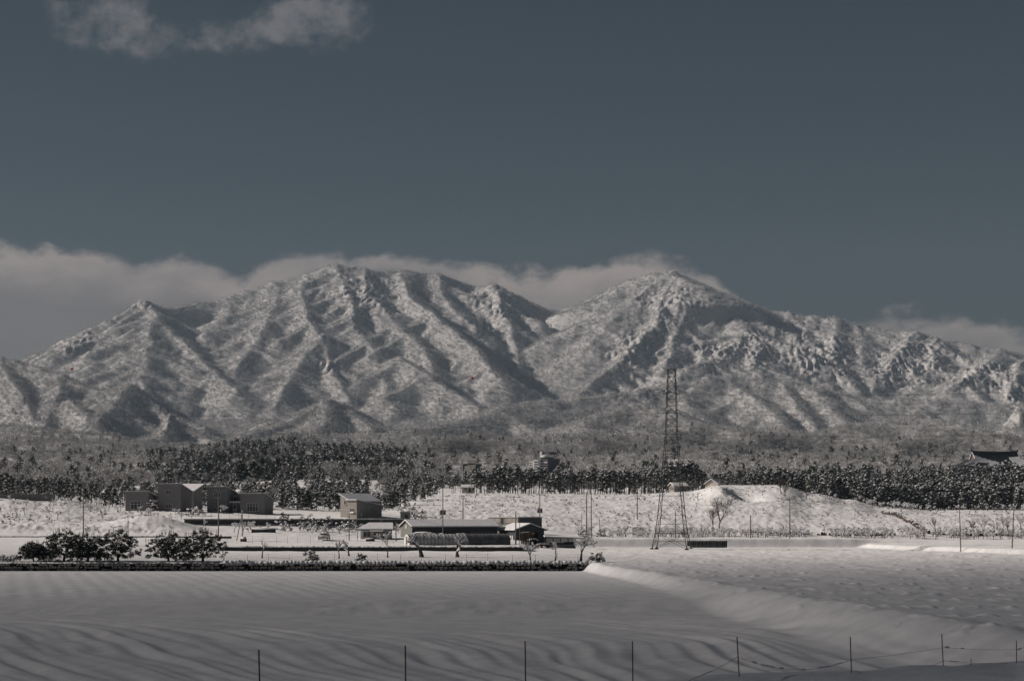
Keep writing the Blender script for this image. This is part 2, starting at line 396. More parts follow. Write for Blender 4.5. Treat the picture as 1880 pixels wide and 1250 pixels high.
# ---------------------------------------------------------------- terrain: mountain
def pw(lst): return lst
RID = [
 # skyline of the whole massif  (photo column, row, distance)
 (0.60, [(-420, 640, 3900), (-200, 668, 3950), (0, 664, 4000), (60, 660, 4050), (105, 640, 4080), (157, 611, 4100), (200, 592, 4150), (265, 555, 4250), (300, 566, 4300),
         (345, 563, 4400), (368, 555, 4450), (388, 558, 4450), (430, 541, 4480), (500, 521, 4520), (560, 505, 4550), (612, 486, 4560), (640, 490, 4560),
         (700, 498, 4580), (745, 497, 4600), (800, 505, 4600), (840, 515, 4620), (880, 530, 4600), (910, 523, 4540), (930, 538, 4560), (970, 556, 4700), (1000, 567, 4800),
         (1035, 569, 4800), (1065, 559, 4750), (1110, 536, 4650), (1150, 518, 4560), (1200, 504, 4480), (1235, 500, 4450), (1260, 514, 4420), (1282, 532, 4400),
         (1310, 541, 4400), (1360, 560, 4420), (1400, 566, 4420), (1450, 576, 4400), (1490, 583, 4380), (1530, 586, 4350), (1570, 598, 4330), (1640, 608, 4300),
         (1680, 611, 4280), (1720, 623, 4250), (1780, 633, 4220), (1830, 643, 4200), (1880, 649, 4200), (2000, 660, 4200), (2300, 640, 4200)]),
 # spurs
 (0.68, [(265, 555, 4250), (298, 599, 4060), (350, 640, 3880), (395, 681, 3700), (436, 718, 3520)]),
 (0.55, [(157, 611, 4100), (186, 651, 3900), (223, 690, 3720), (250, 715, 3600)]),
 (0.52, [(285, 575, 4160), (270, 640, 3820), (262, 690, 3620), (268, 722, 3500)]),
 (0.50, [(200, 592, 4150), (228, 640, 3900), (238, 690, 3660)]),
 (0.55, [(500, 521, 4520), (512, 560, 4260), (490, 600, 4060), (455, 650, 3860), (430, 700, 3680)]),
 (0.66, [(560, 505, 4550), (556, 560, 4220), (575, 600, 4020), (592, 640, 3880), (607, 688, 3700), (640, 730, 3540)]),
 (0.52, [(592, 614, 3960), (548, 660, 3780), (520, 710, 3600), (505, 745, 3480)]),
 (0.55, [(612, 486, 4560), (640, 545, 4280), (650, 600, 4040), (690, 650, 3860), (700, 700, 3660), (715, 745, 3480)]),
 (0.57, [(665, 492, 4560), (675, 540, 4320), (708, 573, 4160), (741, 606, 4020), (775, 640, 3880), (800, 680, 3720)]),
 (0.72, [(735, 497, 4600), (752, 545, 4330), (808, 588, 4080), (838, 614, 3980), (883, 658, 3800), (925, 695, 3640)]),
 (0.55, [(727, 655, 3780), (786, 690, 3640), (831, 718, 3540), (885, 748, 3430)]),
 (0.59, [(800, 505, 4600), (812, 540, 4420), (840, 575, 4260), (868, 600, 4160)]),
 (0.71, [(910, 523, 4540), (917, 560, 4380), (935, 600, 4240), (955, 640, 4080), (945, 680, 3900)]),
 (0.71, [(880, 530, 4600), (872, 562, 4420), (880, 600, 4260)]),
 (0.46, [(1235, 500, 4450), (1165, 550, 4280), (1120, 590, 4150), (1085, 630, 4010)]),
 (0.67, [(1240, 505, 4440), (1222, 550, 4260), (1205, 590, 4120), (1188, 614, 4020), (1158, 644, 3900), (1121, 681, 3740), (1080, 711, 3600), (1050, 733, 3500)]),
 (0.67, [(1282, 532, 4400), (1262, 575, 4220), (1240, 610, 4060), (1235, 650, 3880), (1215, 690, 3700)]),
 (0.50, [(1310, 541, 4400), (1340, 570, 4260), (1366, 597, 4120), (1355, 632, 3960), (1314, 660, 3820), (1262, 676, 3700), (1225, 712, 3560)]),
 (0.49, [(1366, 597, 4120), (1385, 630, 3980), (1388, 660, 3860), (1381, 695, 3700)]),
 (0.47, [(1450, 576, 4400), (1432, 625, 4120), (1428, 660, 3960), (1418, 700, 3760)]),
 (0.49, [(1490, 583, 4380), (1476, 625, 4140), (1478, 660, 3980), (1468, 712, 3760)]),
 (0.47, [(1530, 586, 4350), (1524, 640, 4060), (1538, 680, 3880), (1572, 715, 3740)]),
 (0.44, [(1570, 598, 4330), (1582, 640, 4120), (1590, 690, 3880)]),
 (0.47, [(1680, 611, 4280), (1650, 655, 4040), (1622, 690, 3880), (1600, 725, 3740)]),
 (0.47, [(1720, 623, 4250), (1712, 660, 4060), (1690, 705, 3840)]),
 (0.52, [(1830, 643, 4200), (1815, 665, 3960), (1780, 690, 3820), (1735, 715, 3700)]),
 (0.59, [(1880, 660, 4000), (1862, 690, 3840), (1850, 742, 3620)]),
 (0.50, [(1900, 660, 4000), (1930, 690, 3840), (1950, 742, 3620)]),
 # nearer hill on the left
 (0.60, [(-300, 640, 3300), (-100, 652, 3250), (0, 660, 3200), (56, 672, 3160), (112, 690, 3100), (186, 719, 3020), (231, 708, 2980), (268, 737, 2940), (316, 768, 2880), (380, 785, 2830)]),
 (0.66, [(0, 660, 3200), (22, 700, 3040), (50, 745, 2900), (70, 790, 2760)]),
 (0.62, [(112, 690, 3100), (100, 740, 2920), (70, 790, 2740)]),
 (0.62, [(231, 708, 2980), (205, 750, 2820), (160, 800, 2640)]),
 (0.66, [(130, 735, 2900), (180, 790, 2680), (200, 815, 2560)]),
 (1.2,  [(316, 762, 2560), (312, 780, 2520), (296, 797, 2460)]),
 (0.45, [(230, 822, 2400), (300, 795, 2480), (340, 785, 2560), (400, 812, 2460)]),
 # low wooded hills at the foot
 (0.55, [(420, 806, 2700), (520, 778, 2820), (600, 736, 2960), (640, 748, 2960), (690, 785, 2900), (760, 800, 2820)]),
 (0.60, [(600, 736, 2960), (590, 775, 2780), (560, 805, 2650)]),
 (0.60, [(640, 748, 2960), (672, 785, 2800), (690, 806, 2700)]),
 (0.42, [(1400, 690, 3400), (1300, 694, 3360), (1225, 711, 3300), (1121, 727, 3200), (1000, 738, 3100), (920, 746, 3020), (868, 772, 2900), (808, 783, 2800), (712, 799, 2660), (600, 816, 2500)]),
 (0.50, [(1170, 740, 2900), (1180, 770, 2700), (1190, 800, 2550)]),
 (0.55, [(1336, 692, 3400), (1360, 715, 3280), (1395, 740, 3160), (1432, 780, 2980)]),
 (0.40, [(1400, 690, 3400), (1500, 715, 3360), (1600, 735, 3320), (1720, 738, 3300), (1880, 742, 3300), (2200, 735, 3300)]),
 (0.60, [(1430, 700, 3400), (1465, 748, 3160), (1494, 785, 3000)]),
 (0.60, [(1500, 715, 3360), (1530, 750, 3180), (1565, 788, 3020)]),
 (0.55, [(1690, 752, 3000), (1660, 780, 2850), (1600, 800, 2740)]),
 (0.60, [(1690, 752, 3000), (1722, 775, 2900), (1755, 812, 2720)]),
 (1.2,  [(1872, 752, 2700), (1876, 770, 2660)]),
 (0.30, [(1100, 790, 2300), (1000, 808, 2200), (900, 818, 2100), (800, 830, 2000)]),
 (0.30, [(1250, 800, 2300), (1400, 790, 2400), (1560, 806, 2300), (1700, 815, 2200)]),
 (0.40, [(760, 838, 1350), (820, 814, 1480), (862, 804, 1540), (920, 811, 1520), (1010, 838, 1400)]),
 (0.40, [(985, 832, 1260), (1012, 821, 1290), (1045, 834, 1250), (1085, 852, 1200)]),
 (0.40, [(-60, 775, 2150), (80, 790, 2050), (200, 803, 1980), (330, 822, 1880), (430, 834, 1800)]),
 (0.40, [(40, 800, 1750), (140, 812, 1700), (250, 826, 1640), (300, 836, 1580)]),
 (0.40, [(430, 818, 1900), (540, 800, 2050), (660, 796, 2100), (760, 806, 2000), (840, 820, 1900)]),
 (0.42, [(1180, 808, 1800), (1270, 788, 1950), (1350, 790, 1920), (1450, 812, 1800)]),
 (0.42, [(1330, 822, 1500), (1440, 802, 1620), (1560, 795, 1660), (1680, 812, 1580), (1780, 832, 1500)]),
 (0.42, [(1090, 820, 1450), (1150, 808, 1520), (1210, 814, 1500), (1270, 836, 1420)]),
 (0.42, [(1640, 815, 1450), (1740, 800, 1520), (1840, 806, 1500), (1960, 815, 1450)]),
 (0.40, [(1560, 782, 2500), (1660, 768, 2560), (1760, 782, 2480), (1900, 792, 2400)]),
 (0.40, [(1080, 775, 2500), (1160, 745, 2650), (1230, 760, 2560), (1300, 788, 2440)]),
 (0.28, [(200, 842, 1700), (350, 836, 1750), (500, 838, 1700), (640, 842, 1650), (720, 850, 1560)]),
]
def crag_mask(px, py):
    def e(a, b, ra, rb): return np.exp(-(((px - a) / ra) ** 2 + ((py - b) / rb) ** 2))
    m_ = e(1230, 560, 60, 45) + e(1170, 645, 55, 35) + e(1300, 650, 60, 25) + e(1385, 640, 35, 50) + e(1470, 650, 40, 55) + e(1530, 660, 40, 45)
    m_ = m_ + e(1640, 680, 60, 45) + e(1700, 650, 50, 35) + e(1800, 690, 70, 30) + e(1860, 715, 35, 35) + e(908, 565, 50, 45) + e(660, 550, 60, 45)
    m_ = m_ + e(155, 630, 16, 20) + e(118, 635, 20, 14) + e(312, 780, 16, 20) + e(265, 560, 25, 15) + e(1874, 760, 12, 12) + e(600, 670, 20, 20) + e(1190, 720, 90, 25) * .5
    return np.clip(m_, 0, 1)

BD = [1000, 1300, 1700, 2200, 2700, 3100, 3500, 3800, 4300, 5200]
BZ = [30, 42, 56, 76, 98, 125, 165, 200, 230, 150]
def mountain_h(x, y):
    px = CX + F * x / y
    wx = x + 10 * fbm(x / 150, y / 210, 3) ; wy = y + 14 * fbm(x / 170 + 40, y / 190, 2)
    h = np.interp(y, BD, BZ) + 9 * fbm(x / 260, y / 330, 3) * sst(1300, 1900, y)
    def seg(a_, b_, s, k, reach, ux, uy):
        ax, ay, azz = a_; bx, by, bz = b_
        dx, dy = bx - ax, by - ay; L2 = dx * dx + dy * dy + 1e-6
        hx, hy = abs(dx) / 2 + reach, abs(dy) / 2 + reach
        m_ = np.nonzero((np.abs(x - (ax + bx) / 2) < hx) & (np.abs(y - (ay + by) / 2) < hy))[0]
        if len(m_) == 0: return
        px_, py_ = ux[m_], uy[m_]
        t = np.clip(((px_ - ax) * dx + (py_ - ay) * dy) / L2, 0, 1)
        d = np.sqrt((px_ - ax - t * dx) ** 2 + (py_ - ay - t * dy) ** 2)
        d = np.sqrt(d * d + 6.0) - 2.45
        d = d + np.maximum(0, d - reach * 0.55) * 2.5
        h[m_] = k * np.logaddexp(h[m_] / k, (azz + (bz - azz) * t - s * d) / k)
    for s, pts_ in RID:
        P_ = [P3(*p) for p in pts_]
        big = len(pts_) > 20
        ux, uy = (x * 0.6 + wx * 0.4, y * 0.6 + wy * 0.4) if big else (wx, wy)
        for a_, b_ in zip(P_[:-1], P_[1:]): seg(a_, b_, s, 3.0, 860 if big else 640, ux, uy)
    # side ribs branching off every spur
    rr_ = random.Random(77)
    for s, pts_ in RID:
        if len(pts_) > 20 or s > 0.9: continue
        P_ = [Vector(P3(*p)) for p in pts_]
        for a_, b_ in zip(P_[:-1], P_[1:]):
            if a_.z < b_.z: a_, b_ = b_, a_
            L = (b_ - a_).length
            if a_.y < 2350: continue
            nrib = max(1, int(L / 75))
            for q in range(nrib):
                for sd in (-1, 1):
                    if rr_.random() < .35: continue
                    p = a_.lerp(b_, (q + rr_.uniform(.1, .9)) / nrib)
                    dr = Vector((b_.x - a_.x, b_.y - a_.y)).normalized()
                    an = sd * rr_.uniform(.6, 1.05)
                    d2 = Vector((dr.x * math.cos(an) - dr.y * math.sin(an), dr.x * math.sin(an) + dr.y * math.cos(an)))
                    ln = rr_.uniform(70, 170); g_ = rr_.uniform(.34, .44) * (s / .66)
                    e_ = (p.x + d2.x * ln, p.y + d2.y * ln, p.z - ln * g_ - 2)
                    seg((p.x, p.y, p.z - 2), e_, s * rr_.uniform(.95, 1.15), 2.2, 260, wx, wy)
    # short ribs below the skyline
    P_ = [Vector(P3(*p)) for p in RID[0][1]]
    for a_, b_ in zip(P_[:-1], P_[1:]):
        for q in range(max(1, int((b_ - a_).length / 85))):
            p = a_.lerp(b_, rr_.random()); ln = rr_.uniform(110, 330); dxx = rr_.uniform(-.55, .55) * ln
            seg((p.x, p.y, p.z - 3), (p.x + dxx, p.y - ln, p.z - ln * rr_.uniform(.40, .50)), .66, 2.5, 320, wx, wy)
    gul = np.abs(pn(x / 62 + 0.3 * pn(y / 90, x / 90), y / 170))
    up = sst(2300, 3300, y)
    h = h - up * 6 * (0.5 - np.minimum(gul, 0.5)) * 1.0 + up * 2
    h = h + up * 2.0 * fbm(x / 30, y / 40, 4, 0.55) + (1 - up) * 3 * fbm(x / 60, y / 60, 3)
    py = HY - (h - CZ) * F / y
    cm = crag_mask(px, py) * sst(2350, 2500, y)
    rid = 1 - np.abs(pn(x / 13, y / 30)) * 2
    rid2 = 1 - np.abs(pn(x / 6, y / 12)) * 2
    h = h + cm * (11 * (rid - 0.3) * (0.45 + 0.5 * pn(x / 45, y / 45)) + 3.5 * rid2 * np.maximum(rid, 0))
    return h, cm

def terrain(x, y, fine=True):
    z = ground(x, np.minimum(y, 1299.0), fine)
    return z
def gz(x, y, fine=False):
    return float(ground(np.array([x]), np.array([y]), fine)[0])

def grid_obj(name, pxs, Ds, hf, material, skirt=False):
    PXg, Dg = np.meshgrid(pxs, Ds)
    Xg = (PXg - CX) / F * Dg
    r = hf(Xg.ravel(), Dg.ravel())
    extra = None
    if isinstance(r, tuple): r, extra = r
    nr, nc = len(Ds), len(pxs)
    co = np.empty((nr * nc, 3), np.float32)
    co[:, 0] = Xg.ravel(); co[:, 1] = Dg.ravel(); co[:, 2] = r
    idx = np.arange(nr * nc).reshape(nr, nc)
    q = np.stack([idx[:-1, :-1], idx[:-1, 1:], idx[1:, 1:], idx[1:, :-1]], -1).reshape(-1, 4)
    me = bpy.data.meshes.new(name)
    me.vertices.add(len(co)); me.vertices.foreach_set('co', co.ravel())
    me.loops.add(q.size); me.loops.foreach_set('vertex_index', q.ravel().astype(np.int32))
    me.polygons.add(len(q)); me.polygons.foreach_set('loop_start', (np.arange(len(q)) * 4).astype(np.int32))
    me.update(calc_edges=True)
    me.shade_smooth()
    if extra is not None:
        at = me.attributes.new('crag', 'FLOAT', 'POINT'); at.data.foreach_set('value', extra.astype(np.float32))
    me.materials.append(material)
    o = bpy.data.objects.new(name, me); COL.objects.link(o)
    return o, co, extra

def inv_space(a, b, n):
    return 1.0 / np.linspace(1.0 / a, 1.0 / b, n)

# snow on field: faint packed patches; hillside: dead grass shows through
pxs = np.linspace(-260, 2140, 800)
Dn = np.concatenate([np.linspace(6, 34, 12), np.linspace(35, 105, 150), inv_space(106, 299.4, 440)])
fld, _, _ = grid_obj('snowy_field', pxs, Dn, lambda x, y: ground(x, y), M['snow'])
tag(fld, kind='structure')
Dm = np.concatenate([[299.45, 300.56, 300.64], np.linspace(302, 375.0, 40), [375.05, 375.42], np.linspace(377, 426.5, 40), np.linspace(426.9, 429.3, 7), np.linspace(430, 620, 140), np.linspace(624, 1300, 70)])

def snow_hill():
    m_ = mat('snow_hill', (0.80, 0.795, 0.79), (0.72, 0.72, 0.72), 0.4, 0.75, 0.06, 2.5)
    t = NT(m_.node_tree); b = m_.node_tree.nodes['Principled BSDF']
    src = b.inputs['Base Color'].links[0].from_socket
    at = t.n('ShaderNodeAttribute', attribute_name='crag')
    co = t.n('ShaderNodeTexCoord')
    nz = t.n('ShaderNodeTexNoise', i_Scale=0.75, i_Detail=6, i_Roughness=0.7); t.l(co.outputs['Object'], nz.inputs['Vector'])
    f_ = t.m('MULTIPLY', t.rng(nz.outputs['Fac'], 0.56, 0.70), t.m('MULTIPLY', at.outputs['Fac'], 0.8))
    t.l(t.mix(f_, src, (0.20, 0.175, 0.15)), b.inputs['Base Color'])
    return m_
M['snow_hill'] = snow_hill()
def hill_f(x, y):
    px = CX + F * x / y
    return ground(x, y), rubble_mask(px, y)
hil, _, _ = grid_obj('snowy_hillside', pxs, Dm, hill_f, M['snow_hill'])
tag(hil, kind='structure')

def mtn_mat():
    m_ = mat('mountain_snow', (0.43, 0.425, 0.42), (0.385, 0.38, 0.375), 0.05, 0.85, 0.0, 0.25, detail=8)
    t = NT(m_.node_tree); b = m_.node_tree.nodes['Principled BSDF']
    src = b.inputs['Base Color'].links[0].from_socket
    at = t.n('ShaderNodeAttribute', attribute_name='crag')
    ge = t.n('ShaderNodeNewGeometry'); sx = t.n('ShaderNodeSeparateXYZ'); t.l(ge.outputs['Normal'], sx.inputs[0])
    co = t.n('ShaderNodeTexCoord')
    nz = t.n('ShaderNodeTexNoise', i_Scale=0.12, i_Detail=6, i_Roughness=0.65); t.l(co.outputs['Object'], nz.inputs['Vector'])
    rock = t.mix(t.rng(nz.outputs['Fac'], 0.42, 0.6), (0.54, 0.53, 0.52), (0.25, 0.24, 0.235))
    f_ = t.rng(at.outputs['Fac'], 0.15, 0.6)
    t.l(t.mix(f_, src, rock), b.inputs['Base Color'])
    return m_
M['mountain'] = mtn_mat()
def mtn_f(x, y):
    h, cm = mountain_h(x, y)
    g = ground(x, np.minimum(y, 1299.0), True)
    u = sst(1290, 1480, y)
    return g * (1 - u) + h * u - 0.0, cm
Dt = np.concatenate([np.linspace(1299, 2300, 90), np.linspace(2305, 4850, 400)])
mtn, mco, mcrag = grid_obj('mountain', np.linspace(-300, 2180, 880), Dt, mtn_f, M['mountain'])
tag(mtn, kind='structure')

# ---------------------------------------------------------------- air and cloud
def volume_mat(name, color, density):
    m_ = bpy.data.materials.new(name); m_.use_nodes = True
    t = m_.node_tree; t.nodes.clear()
    v = t.nodes.new('ShaderNodeVolumePrincipled')
    v.inputs['Color'].default_value = (*color, 1); v.inputs['Density'].default_value = density
    v.inputs['Anisotropy'].default_value = 0.0
    o_ = t.nodes.new('ShaderNodeOutputMaterial'); t.links.new(v.outputs[0], o_.inputs['Volume'])
    return m_
HAZE = True
if HAZE:
    hz_ = MB().box(-4200, 4200, -40, 4960, -3.0, 640.0).build('haze', volume_mat('haze_air', (0.62, 0.80, 1.0), 5.4e-5))
    tag(hz_, 'thin pale winter haze between the fields and the mountain', 'haze', kind='stuff')
# unseen cloud, lens-shaped and set off left to shade the near fields softly
def shade_cloud(cx, cy, cz, ra, rb, th, mat_):
    nr, na = 14, 64
    v = []; f = []
    rnd = np.random.RandomState(3)
    for side in (1, -1):
        for i in range(nr + 1):
            r = i / nr
            for k in range(na):
                a = 2 * math.pi * k / na
                wob = 1 + 0.05 * math.sin(3 * a + 1) + 0.04 * math.sin(7 * a) + 0.02 * math.sin(13 * a + 2)
                x = cx + math.cos(a) * ra * r * wob; y = cy + math.sin(a) * rb * r * wob
                lump = 1 + 0.22 * math.sin(x / 70.0 + 1.3) * math.sin(y / 55.0) + 0.12 * math.sin(x / 31.0) * math.sin(y / 27.0 + 2)
                t = th * (1 - r * r) ** 2 * lump
                v.append((x, y, cz + side * t * (0.65 if side > 0 else 0.35)))
    S2 = (nr + 1) * na
    for i in range(nr):
        for k in range(na):
            a, b = i * na + k, i * na + (k + 1) % na
            f.append((a + na, b + na, b, a)); f.append((S2 + a, S2 + b, S2 + b + na, S2 + a + na))
    o = mesh_obj('cloud', v, f, mat_)
    return o
dist = 900.0 / math.tan(SUN_EL)
ccx, ccy = math.sin(SUN_AZ) * dist, math.cos(SUN_AZ) * dist
cl = shade_cloud(ccx + 20, ccy - 10, 900.0, 900, 440, 150, volume_mat('shade_cloud_vapour', (0.95, 0.95, 0.95), 0.0082))
tag(cl, 'soft grey cloud out of view high on the left, shaped to shade the near field', 'cloud', kind='stuff')

# ---------------------------------------------------------------- more materials
M['stone'] = mat('stone', (0.45, 0.42, 0.38), (0.22, 0.205, 0.19), 2.2, 0.9, 0.02)
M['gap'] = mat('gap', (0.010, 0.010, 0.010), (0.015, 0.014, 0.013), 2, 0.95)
M['block'] = mat('block', (0.085, 0.083, 0.080), (0.05, 0.05, 0.048), 2, 0.9)
M['concrete'] = mat('concrete', (0.34, 0.33, 0.31), (0.24, 0.235, 0.22), 1.2, 0.85, stretch=(1, 1, .4))
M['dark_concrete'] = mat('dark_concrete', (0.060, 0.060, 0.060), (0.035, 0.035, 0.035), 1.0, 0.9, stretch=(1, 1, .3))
M['rust'] = mat('rust', (0.24, 0.10, 0.055), (0.12, 0.055, 0.035), 9, 0.85)
M['wire'] = mat('wire', (0.06, 0.05, 0.045), (0.04, 0.035, 0.03), 5, 0.7)
M['steel'] = mat('steel', (0.10, 0.10, 0.10), (0.06, 0.06, 0.062), 2, 0.6, metal=0.4)
M['pole'] = mat('pole', (0.17, 0.16, 0.145), (0.12, 0.11, 0.10), 2, 0.85)
M['wood_pole'] = mat('wood_pole', (0.13, 0.09, 0.06), (0.08, 0.06, 0.045), 3, 0.9)
M['ceramic'] = mat('ceramic', (0.55, 0.55, 0.53), (0.45, 0.45, 0.45), 5, 0.4)
M['brick_grey'] = mat('brick_grey', (0.21, 0.21, 0.215), (0.16, 0.157, 0.16), 1.4, 0.9, stretch=(.3, .3, 6))
M['brick_warm'] = mat('brick_warm', (0.30, 0.275, 0.245), (0.24, 0.22, 0.20), 1.4, 0.9, stretch=(.3, .3, 6))
M['panel_grey'] = mat('panel_grey', (0.23, 0.225, 0.22), (0.18, 0.178, 0.175), 1.0, 0.8)
M['white_frame'] = mat('white_frame', (0.62, 0.61, 0.60), (0.52, 0.51, 0.5), 3, 0.6)
M['glass'] = mat('glass', (0.035, 0.042, 0.05), (0.02, 0.025, 0.03), 0.8, 0.15, spec=0.5)
M['cream'] = mat('cream', (0.50, 0.45, 0.39), (0.42, 0.38, 0.33), 0.8, 0.8)
M['pale_wall'] = mat('pale_wall', (0.58, 0.56, 0.52), (0.48, 0.46, 0.43), 0.8, 0.8)
M['sage'] = mat('sage', (0.30, 0.31, 0.28), (0.24, 0.245, 0.225), 1.2, 0.6, stretch=(3, 3, .2))
M['slate'] = mat('slate', (0.050, 0.056, 0.064), (0.034, 0.038, 0.044), 1.5, 0.6, stretch=(3, 3, .2))
M['dark_metal'] = mat('dark_metal', (0.040, 0.044, 0.050), (0.022, 0.024, 0.028), 3, 0.6, stretch=(4, 4, .1))
M['tarp'] = mat('tarp', (0.36, 0.365, 0.37), (0.52, 0.52, 0.53), 0.5, 0.7)
M['tarp_dark'] = mat('tarp_dark', (0.070, 0.074, 0.080), (0.13, 0.135, 0.14), 0.8, 0.6)
M['tile_dark'] = mat('tile_dark', (0.030, 0.033, 0.038), (0.018, 0.020, 0.022), 3, 0.8)
M['red_paint'] = mat('red_paint', (0.16, 0.050, 0.035), (0.10, 0.035, 0.028), 2, 0.7)
M['red_ball'] = mat('red_ball', (0.45, 0.05, 0.02), (0.36, 0.035, 0.02), 2, 0.6)
M['temple_red'] = mat('temple_red', (0.13, 0.085, 0.072), (0.09, 0.06, 0.052), 2, 0.8)
M['rubber'] = mat('rubber', (0.02, 0.02, 0.02), (0.03, 0.03, 0.03), 2, 0.9)
M['car_paint'] = mat('car_paint', (0.45, 0.44, 0.42), (0.40, 0.39, 0.38), 1, 0.35)
def frost_mat(name, lo, hi):
    m_ = bpy.data.materials.new(name); m_.use_nodes = True; t = NT(m_.node_tree); b_ = m_.node_tree.nodes['Principled BSDF']
    b_.inputs['Roughness'].default_value = .9; b_.inputs['Specular IOR Level'].default_value = .1
    oi = t.n('ShaderNodeObjectInfo')
    t.l(t.mix(t.m('POWER', oi.outputs['Random'], 1.6), lo, hi), b_.inputs['Base Color'])
    return m_
M['frost'] = frost_mat('frost', (0.36, 0.355, 0.35), (0.62, 0.61, 0.60))
M['frost_near'] = frost_mat('frost_near', (0.30, 0.295, 0.29), (0.60, 0.595, 0.59))
M['grass'] = mat('grass', (0.15, 0.125, 0.095), (0.09, 0.075, 0.06), 3, 0.9)
M['earth'] = mat('earth', (0.085, 0.060, 0.045), (0.05, 0.038, 0.03), 2, 0.95)

# ---------------------------------------------------------------- plant builders
def tri_cloud(mb, c, rx, rz, n, size, rnd):
    for _ in range(n):
        while True:
            p = Vector((rnd.uniform(-1, 1), rnd.uniform(-1, 1), rnd.uniform(-1, 1)))
            if p.length < 1: break
        p = Vector((c[0] + p.x * rx, c[1] + p.y * rx, c[2] + p.z * rz))
        d = Vector((rnd.gauss(0, 1), rnd.gauss(0, 1), rnd.gauss(0, .6))).normalized()
        e = d.orthogonal().normalized(); e.rotate(Quaternion(d, rnd.uniform(0, 6.3)))
        s = size * rnd.uniform(.6, 1.4)
        mb.add([p - d * s, p + d * s, p + e * s * .55 + d * s * .2], [(0, 1, 2)])

def pine(rnd, H, base, R, nclump, cr, umbrella=True, lean=0.0, snow=0.6, leaves=26):
    """returns (trunk, crown, snow) mesh builders; tree stands at the origin"""
    tr, cr_, sn = MB(), MB(), MB()
    n = 7; pts = []; rad = []
    ax, ay = rnd.uniform(-1, 1) * .03 * H + lean, rnd.uniform(-1, 1) * .03 * H
    for i in range(n + 1):
        t = i / n
        pts.append(Vector((ax * t * t + .02 * H * math.sin(t * 5 + H), ay * t * t, H * .97 * t)))
        rad.append((.018 * H) * (1 - .8 * t) + .02)
    tr.tube(pts, rad, 6)
    for k in range(nclump):
        t = base + (1 - base) * (k + rnd.random()) / nclump
        prof = (math.sin(math.pi * min(1, .18 + .82 * ((t - base) / (1 - base)) ** .8)) ** .6) if umbrella else (1.0 - ((t - base) / (1 - base)) ** 1.5 * .85)
        q = R * prof * math.sqrt(rnd.uniform(.12, 1.0))
        an = rnd.uniform(0, 2 * math.pi)
        i = min(n - 1, int(t * n)); a = pts[i].lerp(pts[i + 1], t * n - i)
        c = Vector((a.x + math.cos(an) * q, a.y + math.sin(an) * q, H * t + rnd.uniform(-.03, .05) * H))
        if k % 2 == 0: tr.bar(a - Vector((0, 0, q * .25)), c, rad[i] * .35, .015, 4)
        s = cr * rnd.uniform(.7, 1.35)
        tri_cloud(cr_, c, s, s * .5, leaves, s * .55, rnd)
        if rnd.random() < snow:
            sn.dome((c.x - s * .1, c.y - s * .1, c.z + s * .28), s * .72, s * .72, s * .36, rnd, 6)
            for _ in range(2):
                a2 = rnd.uniform(0, 6.3); 
                sn.dome((c.x + math.cos(a2) * s * .7, c.y + math.sin(a2) * s * .7, c.z + s * rnd.uniform(0, .3)), s * .25, s * .25, s * .16, rnd, 5)
    return tr, cr_, sn

def bare(rnd, H, levels=4, spread=.6, nb=3, r0=None, fork=.25, snow=True, upright=.35, twigs=True):
    br, sn = MB(), MB()
    def grow(p, d, L, r, lv):
        segs = 3
        q = p
        for i in range(segs):
            d2 = (d + Vector((rnd.gauss(0, .12), rnd.gauss(0, .12), rnd.gauss(0, .08) + upright * .08))).normalized()
            e = q + d2 * (L / segs)
            br.bar(q, e, r * (1 - .2 * i), r * (1 - .2 * (i + 1)), 5 if lv < 2 else 3)
            if snow and d2.z < .93 and lv > 0:
                u = Vector((0, 0, r * .9 + .012)); w_ = max(r * .85, .018)
                sn.bar(q + u, e + u, w_, w_ * .9, 4)
            if lv < levels and i > 0 and rnd.random() < .55:
                side(e, d2, L * .6, r * .5, lv + 1)
            q = e; d = d2
        if lv < levels:
            for _ in range(nb): side(q, d, L * rnd.uniform(.55, .8), r * .55, lv + 1)
    def side(p, d, L, r, lv):
        an = rnd.uniform(0, 2 * math.pi); sp = spread * rnd.uniform(.6, 1.3)
        o_ = d.orthogonal().normalized(); o_.rotate(Quaternion(d, an))
        grow(p, (d * math.cos(sp) + o_ * math.sin(sp) + Vector((0, 0, upright * .3))).normalized(), L, r, lv)
    r0 = r0 or H * .028
    grow(Vector((0, 0, -.1)), Vector((rnd.gauss(0, .05), rnd.gauss(0, .05), 1)).normalized(), H * fork + .1, r0, 0)
    zm_ = max(v[2] for v in br.v); k = H / zm_
    br.v = [(a * k, b * k, c * k if c > 0 else c) for a, b, c in br.v]; sn.v = [(a * k, b * k, c * k) for a, b, c in sn.v]
    return br, sn

def tree_thing(name, loc, rz, sc, meshes, label, cat, group=None):
    """meshes: list of (part name, mesh datablock)"""
    e = bpy.data.objects.new(name, None); e.empty_display_size = .3
    COL.objects.link(e); e.location = loc; e.rotation_euler = (0, 0, rz); e.scale = (sc,) * 3 if not isinstance(sc, tuple) else sc
    tag(e, label, cat, group)
    for pn_, me in meshes:
        c = bpy.data.objects.new(pn_, me); COL.objects.link(c); c.parent = e
        if pn_ in ('snow', 'crown'): c['kind'] = 'stuff'
    return e
def to_mesh(mb, name, mats, smooth=False):
    me = bpy.data.meshes.new(name); me.from_pydata(mb.v, [], mb.f); me.materials.append(mats)
    if smooth: me.shade_smooth()
    return me

